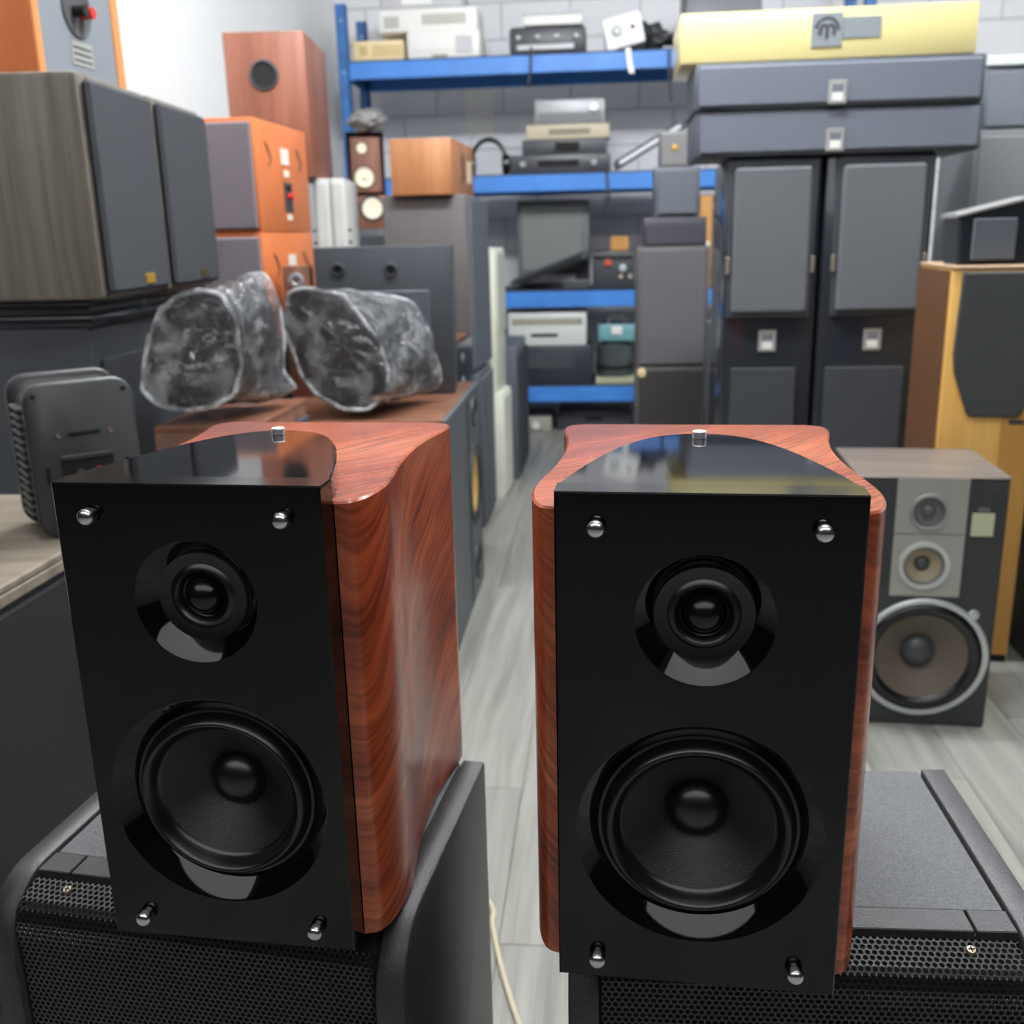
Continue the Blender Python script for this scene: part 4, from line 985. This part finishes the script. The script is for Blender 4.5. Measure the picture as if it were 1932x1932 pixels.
# stack of dark speakers left of the towers
def stk(name, lb, pl, pr, Y, z0, d, m, grille=None, bev=.004, z1=None):
    c, w, z = hb(pl, pr, Y)
    z = z1 if z1 else z
    t = cabinet(name, lb, 'speaker', (c.x, c.y, z0), RA, w, d, z-z0, m, bev)
    F = FR(w, d, 'front')
    if grille: slab(t, 'grille', grille, F, -w/2+.012, w/2-.012, .012, z-z0-.012, 0, .012, .004)
    return t, w, z, F
BRB = mat('brown_black_vinyl', (86, 82, 82), .5, vary=.08)
t, w_, z_, F = stk('dark_speaker', 'lowest dark brown speaker of the stack left of the black towers', (1200, 694), (1345, 690), 4.2, 0, .3, BRB, mat('brown_black_cloth', (50, 46, 46), .8))
disc(t, 'corner_cap', CREAM, F, -w_/2+.024, z_-.024, [(0, .022), (.016, .018), (.02, 0)], 12)
t, w_, z_, F = stk('dark_speaker', 'large dark speaker in the middle of the stack left of the black towers', (1202, 467), (1340, 463), 4.2, z_, .3, BRB, mat('brown_black_cloth2', (86, 85, 88), .8))
t, w_, z_, F = stk('dark_speaker', 'flat dark speaker third up in the stack left of the black towers', (1215, 412), (1334, 408), 4.21, z_, .28, mat('violet_black_vinyl', (60, 58, 66), .5), None)
slab(t, 'front_panel', mat('violet_black_vinyl', (60, 58, 66), .5), F, -w_/2+.01, w_/2-.01, .008, .09, 0, .006, .002)
t, w_, z_, F = stk('dark_speaker', 'small slate grey speaker fourth up in the stack left of the black towers', (1235, 316), (1322, 313), 4.21, z_, .22, BOXBLUE, mat('slate_grille', (84, 90, 98), .8))
t, w_, z_, F = stk('dark_speaker', 'little grey box with a gold dot topping the stack left of the towers', (1246, 248), (1311, 246), 4.22, z_, .16, mat('mid_grey_equipment', (96, 98, 102), .4), None)
slab(t, 'front_panel', mat('warm_grey_panel', (108, 106, 106), .5), F, -w_/2+.006, w_/2-.006, .006, .125, 0, .005, .002)
disc(t, 'gold_dot', GOLD, F, -.01, .072, [(0, .012), (.010, .010), (.012, .005)], 16)
# odd bits between the stack and the towers
t, w_, z_, F = stk('slim_speaker', 'slim grey speaker squeezed between the stack and the left tower', (1338, 612), (1366, 611), 3.9, 0, .2, BOXBLUE, mat('slate_grille', (84, 90, 98), .8))
disc(t, 'knob', BEIGE, F, 0, z_-.3, [(0, .02), (.014, .018), (.016, .01)], 12); disc(t, 'knob', BEIGE, F, 0, z_-.42, [(0, .02), (.014, .018), (.016, .01)], 12)

# grey cabinets at the right edge
c, w_, z_ = hb((1842, 246), (2010, 240), 3.42)
t = cabinet('grey_cabinet', 'tall grey cabinet cut off by the right edge, behind the honey tower', 'cabinet', (c.x, c.y, 0), RA, w_, .36, z_, mat('warm_grey_vinyl', (104, 106, 108), .5), .006)
slab(t, 'front_board', mat('warm_grey_panel2', (112, 114, 116), .55), FR(w_, .36, 'front'), -w_/2+.012, w_/2-.012, .02, z_-.02, 0, .008, .003)
z0 = z_
c, w_, z_ = hb((1862, 108), (2010, 100), 3.44)
t = cabinet('grey_cabinet', 'dark grey cabinet with a pale top edge, stacked at the right edge', 'cabinet', (c.x, c.y, z0), RA, w_, .34, z_-z0-.03, mat('blue_grey_vinyl', (92, 98, 104), .45), .006)
F = FR(w_, .34, 'front')
slab(t, 'front_board', mat('blue_grey_cloth', (96, 102, 110), .7), F, -w_/2+.01, w_/2-.01, .01, z_-z0-.045, 0, .01, .003)
MB().box(-w_/2, w_/2, -.012, .34, z_-z0-.03, z_-z0, .004).build('top_board', mat('pale_grey_top', (196, 200, 202), .4), t)

# honey-coloured tower with a shield-shaped grille
HA = -.17; HW, HD, HH = .222, .34, .998
nl = PY(1797, 512, 2.44)
o_ = Vector((nl.x+HW/2*math.cos(HA), nl.y+HW/2*math.sin(HA), 0))
t = cabinet('honey_tower_speaker', 'honey-coloured tower speaker with a dark shield-shaped grille, at the right', 'speaker', o_, HA, HW, HD, HH, TANWOOD, .004)
F = FR(HW, HD, 'front')
half = [(.100, HH-.006), (.104, HH-.12), (.106, HH-.20), (.100, HH-.245), (.080, HH-.30), (.062, HH-.345), (.055, HH-.352)]
poly = [(-x+.012, z) for x, z in half]+[(x+.012, z) for x, z in half[::-1]]
MB().prism(poly, .0, .016, F, .004).build('grille', mat('green_black_cloth', (58, 62, 60), .8, bump=.4, bscale=600), t)
MB().box(-HW/2-.002, HW/2+.002, -.006, HD, HH, HH+.008, .002).build('top_board', mat('pale_top_edge', (190, 160, 130), .4), t)
pz = PY(1880, 798, 2.4).z
slab(t, 'front_strip', mat('shaded_honey', (196, 144, 72), .45), F, .035, .105, .02, pz+.035, 0, .005, .002)  # darker honey strip: shade on the front put into the colour
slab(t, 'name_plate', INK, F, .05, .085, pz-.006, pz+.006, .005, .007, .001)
slab(t, 'side_panel', mat('shaded_honey_side', (104, 70, 44), .5), FR(HW, HD, 'left'), .004, HD-.012, .01, HH-.004, 0, .004, .001)  # honey side turned from the light, its shade painted as darker brown
slab(t, 'plinth', VOID, F, -HW/2+.004, HW/2-.004, 0, .02, 0, .003, .001)
# small black speaker with a slanted silver top on it
pa = PY(1822, 505, 2.47)
t = thing('satellite_speaker', 'small black speaker with a slanted silver top on the honey tower', 'speaker', (pa.x+.065, 2.47, HH+.008), -.12)
M = FR(.14, .12, 'front')
MB().prism([(-.082, 0), (.082, 0), (.078, .150), (-.088, .112)], -.12, 0, M, .006).build('cabinet', BLACKGLOSS2, t)
MB().prism([(-.096, .110), (.078, .150), (.076, .158), (-.096, .119)], -.125, .006, M, .002).build('top_plate', mat('silver_grey_plate', (160, 160, 160), .35, metal=.3), t)
slab(t, 'grille', mat('slate_grille', (84, 90, 98), .8), M, -.055, .045, .012, .108, 0, .008, .003)
disc(t, 'corner_cap', CHROME, M, .07, .15, [(0, .014), (.008, .012), (.009, .004)], 12)

# vintage three-way speaker on the floor
VW, VD, VH, VA = .315, .29, .582, -.15
vr = Vector((1.062, 2.062, 0))
o_ = Vector((vr.x-VW/2*math.cos(VA), vr.y-VW/2*math.sin(VA), 0))
t = cabinet('three_way_speaker', 'vintage three-way speaker with silver driver plates, on the floor at the right', 'speaker', o_, VA, VW, VD, VH-.004, mat('black_vinyl', (40, 40, 40), .5), .003, drop='front')
MB().box(-VW/2, VW/2, -.012, VD, VH-.004, VH, .0015).build('top_board', VINTTOP, t)
F = FR(VW, VD, 'front')
def vl(px, py):
    d = ray(px, py); n = Vector((-math.sin(VA), math.cos(VA), 0)); k = (n.dot(o_)-.012)/n.dot(d); P = d*k+Vector((0, 0, CAMH))
    return (P.x-o_.x)*math.cos(VA)+(P.y-o_.y)*math.sin(VA), P.z
tw, md, wo = vl(1752, 965), vl(1742, 1066), vl(1738, 1240)
Rw = (vl(1738, 1130)[1]-vl(1738, 1350)[1])/2
Rm = .056; Rt = .041
baffle(t, mat('charcoal_baffle', (52, 54, 55), .55), F, -VW/2+.006, VW/2-.006, [(.003, wo[1]+Rw+.004, wo[0], wo[1], Rw*.9), (wo[1]+Rw+.004, md[1]+Rm+.004, md[0], md[1], Rm*.86), (md[1]+Rm+.004, VH-.008, tw[0], tw[1], Rt*.85)], .012, N=56)
driver(t, F, wo[0], wo[1], Rw, .012, mat('silver_ring', (196, 200, 198), .35, metal=.5), RUBBER, mat('brown_paper_cone', (98, 88, 76), .6), mat('grey_dust_cap', (66, 68, 70), .4), deep=.30, capr=.27, ringw=.09, sw=.78)
disc(t, 'ring_lug', mat('silver_ring', (196, 200, 198), .35, metal=.5), F, wo[0]+Rw*.72, wo[1]+Rw*.74, [(0, .02), (.009, .019), (.013, .012)], 16)
def plate(u0, u1, v0, v1, c, r):
    mb = MB(); vs, fs = holed([(v0, v1, c[0], c[1], r)], u0, u1, 56)
    mb.add([(x, y, .0155) for x, y, _ in vs], fs, F)
    q = [(u0, v0), (u1, v0), (u1, v1), (u0, v1)]
    mb.add([(x, y, n) for n in (.0155, .012) for x, y in q], [(i, (i+1) % 4, 4+(i+1) % 4, 4+i) for i in range(4)], F)
    return mb.build('driver_plate', SILVERPLATE, t)
pu0 = vl(1684, 1030)[0]; pu1 = vl(1818, 1030)[0]; pv2 = vl(1752, 903)[1]; pv1 = vl(1745, 1007)[1]; pv0 = vl(1740, 1124)[1]
plate(pu0, pu1, pv1+.001, pv2, tw, Rt*.9); plate(pu0, pu1, pv0, pv1-.001, md, Rm*.9)
driver(t, F, md[0], md[1], Rm*.98, .0155, mat('pale_ring', (206, 208, 204), .35, metal=.4), mat('grey_surround', (120, 120, 116), .6), TANCONE, mat('grey_dust_cap', (66, 68, 70), .4), deep=.35, capr=.3, seg=40, ringw=.2)
driver(t, F, tw[0], tw[1], Rt*.98, .0155, mat('grey_ring', (150, 152, 150), .4, metal=.3), mat('dark_surround', (96, 96, 96), .5), mat('grey_cone', (104, 102, 102), .5), mat('violet_cap', (96, 88, 92), .4), deep=.25, capr=.4, seg=36, ringw=.18)
sa = vl(1853, 990)
st = slab(t, 'level_label', mat('pale_green_label', (190, 192, 160), .6), F, sa[0]-.022, sa[0]+.024, sa[1]-.026, sa[1]+.026, .012, .014, .001)
slab(t, 'label_holder', mat('mid_grey_equipment', (96, 98, 102), .4), F, sa[0]-.012, sa[0]+.012, sa[1]+.028, sa[1]+.038, .012, .016, .001)
disc(t, 'screw', INK, F, VW/2-.03, VH-.03, [(0, .015), (.005, .014), (.006, .012)], 12)
# black cabinet at the right edge in front of the honey tower
t = cabinet('black_speaker', 'black floor speaker at the right edge beside the honey tower', 'speaker', (1.492, 2.27, 0), -.12, .36, .36, .60, BOXBLACK, .005)
slab(t, 'grille', CLOTH2, FR(.36, .36, 'front'), -.165, .165, .03, .57, 0, .012, .004)

# cream cable on the floor of the aisle
pts = spline([PZ(905, 1640, .0045)+Vector((-.08, .05, 0)), PZ(921, 1700, .0045), PZ(929, 1745, .0045), PZ(940, 1800, .0045), PZ(956, 1862, .0045), PZ(980, 1935, .0045), PZ(1010, 2010, .0045)], 6)
tag(MB().tube(pts, .0042, 8).build('power_cable', mat('cream_cable', (196, 186, 158), .5)), 'thin cream cable lying on the floor between the stage loudspeakers', 'cable')

# black leads hanging over the blue beams
for (a, b, c, lb) in (((1262, 96), (1263, 150), (1267, 192), 'black lead hanging over the top blue beam beside the yellow box'), ((1144, 318), (1147, 350), (1150, 386), 'black lead hanging over the second blue beam'), ((1002, 88), (1001, 130), (996, 165), 'grey lead hanging over the top blue beam below the white tray'), ((1296, -14), (1286, 45), (1276, 84), 'black lead dangling at the left end of the yellow box')):
    P = [rfront(a[0], a[1], -.012), rfront(b[0], b[1], -.016), rfront(c[0], c[1], -.013)]
    tag(MB().tube(spline(P, 6), .0065, 8).build('hanging_lead', mat('black_cable', (44, 46, 48), .5)), lb, 'cable', 'leads hanging from the rack')
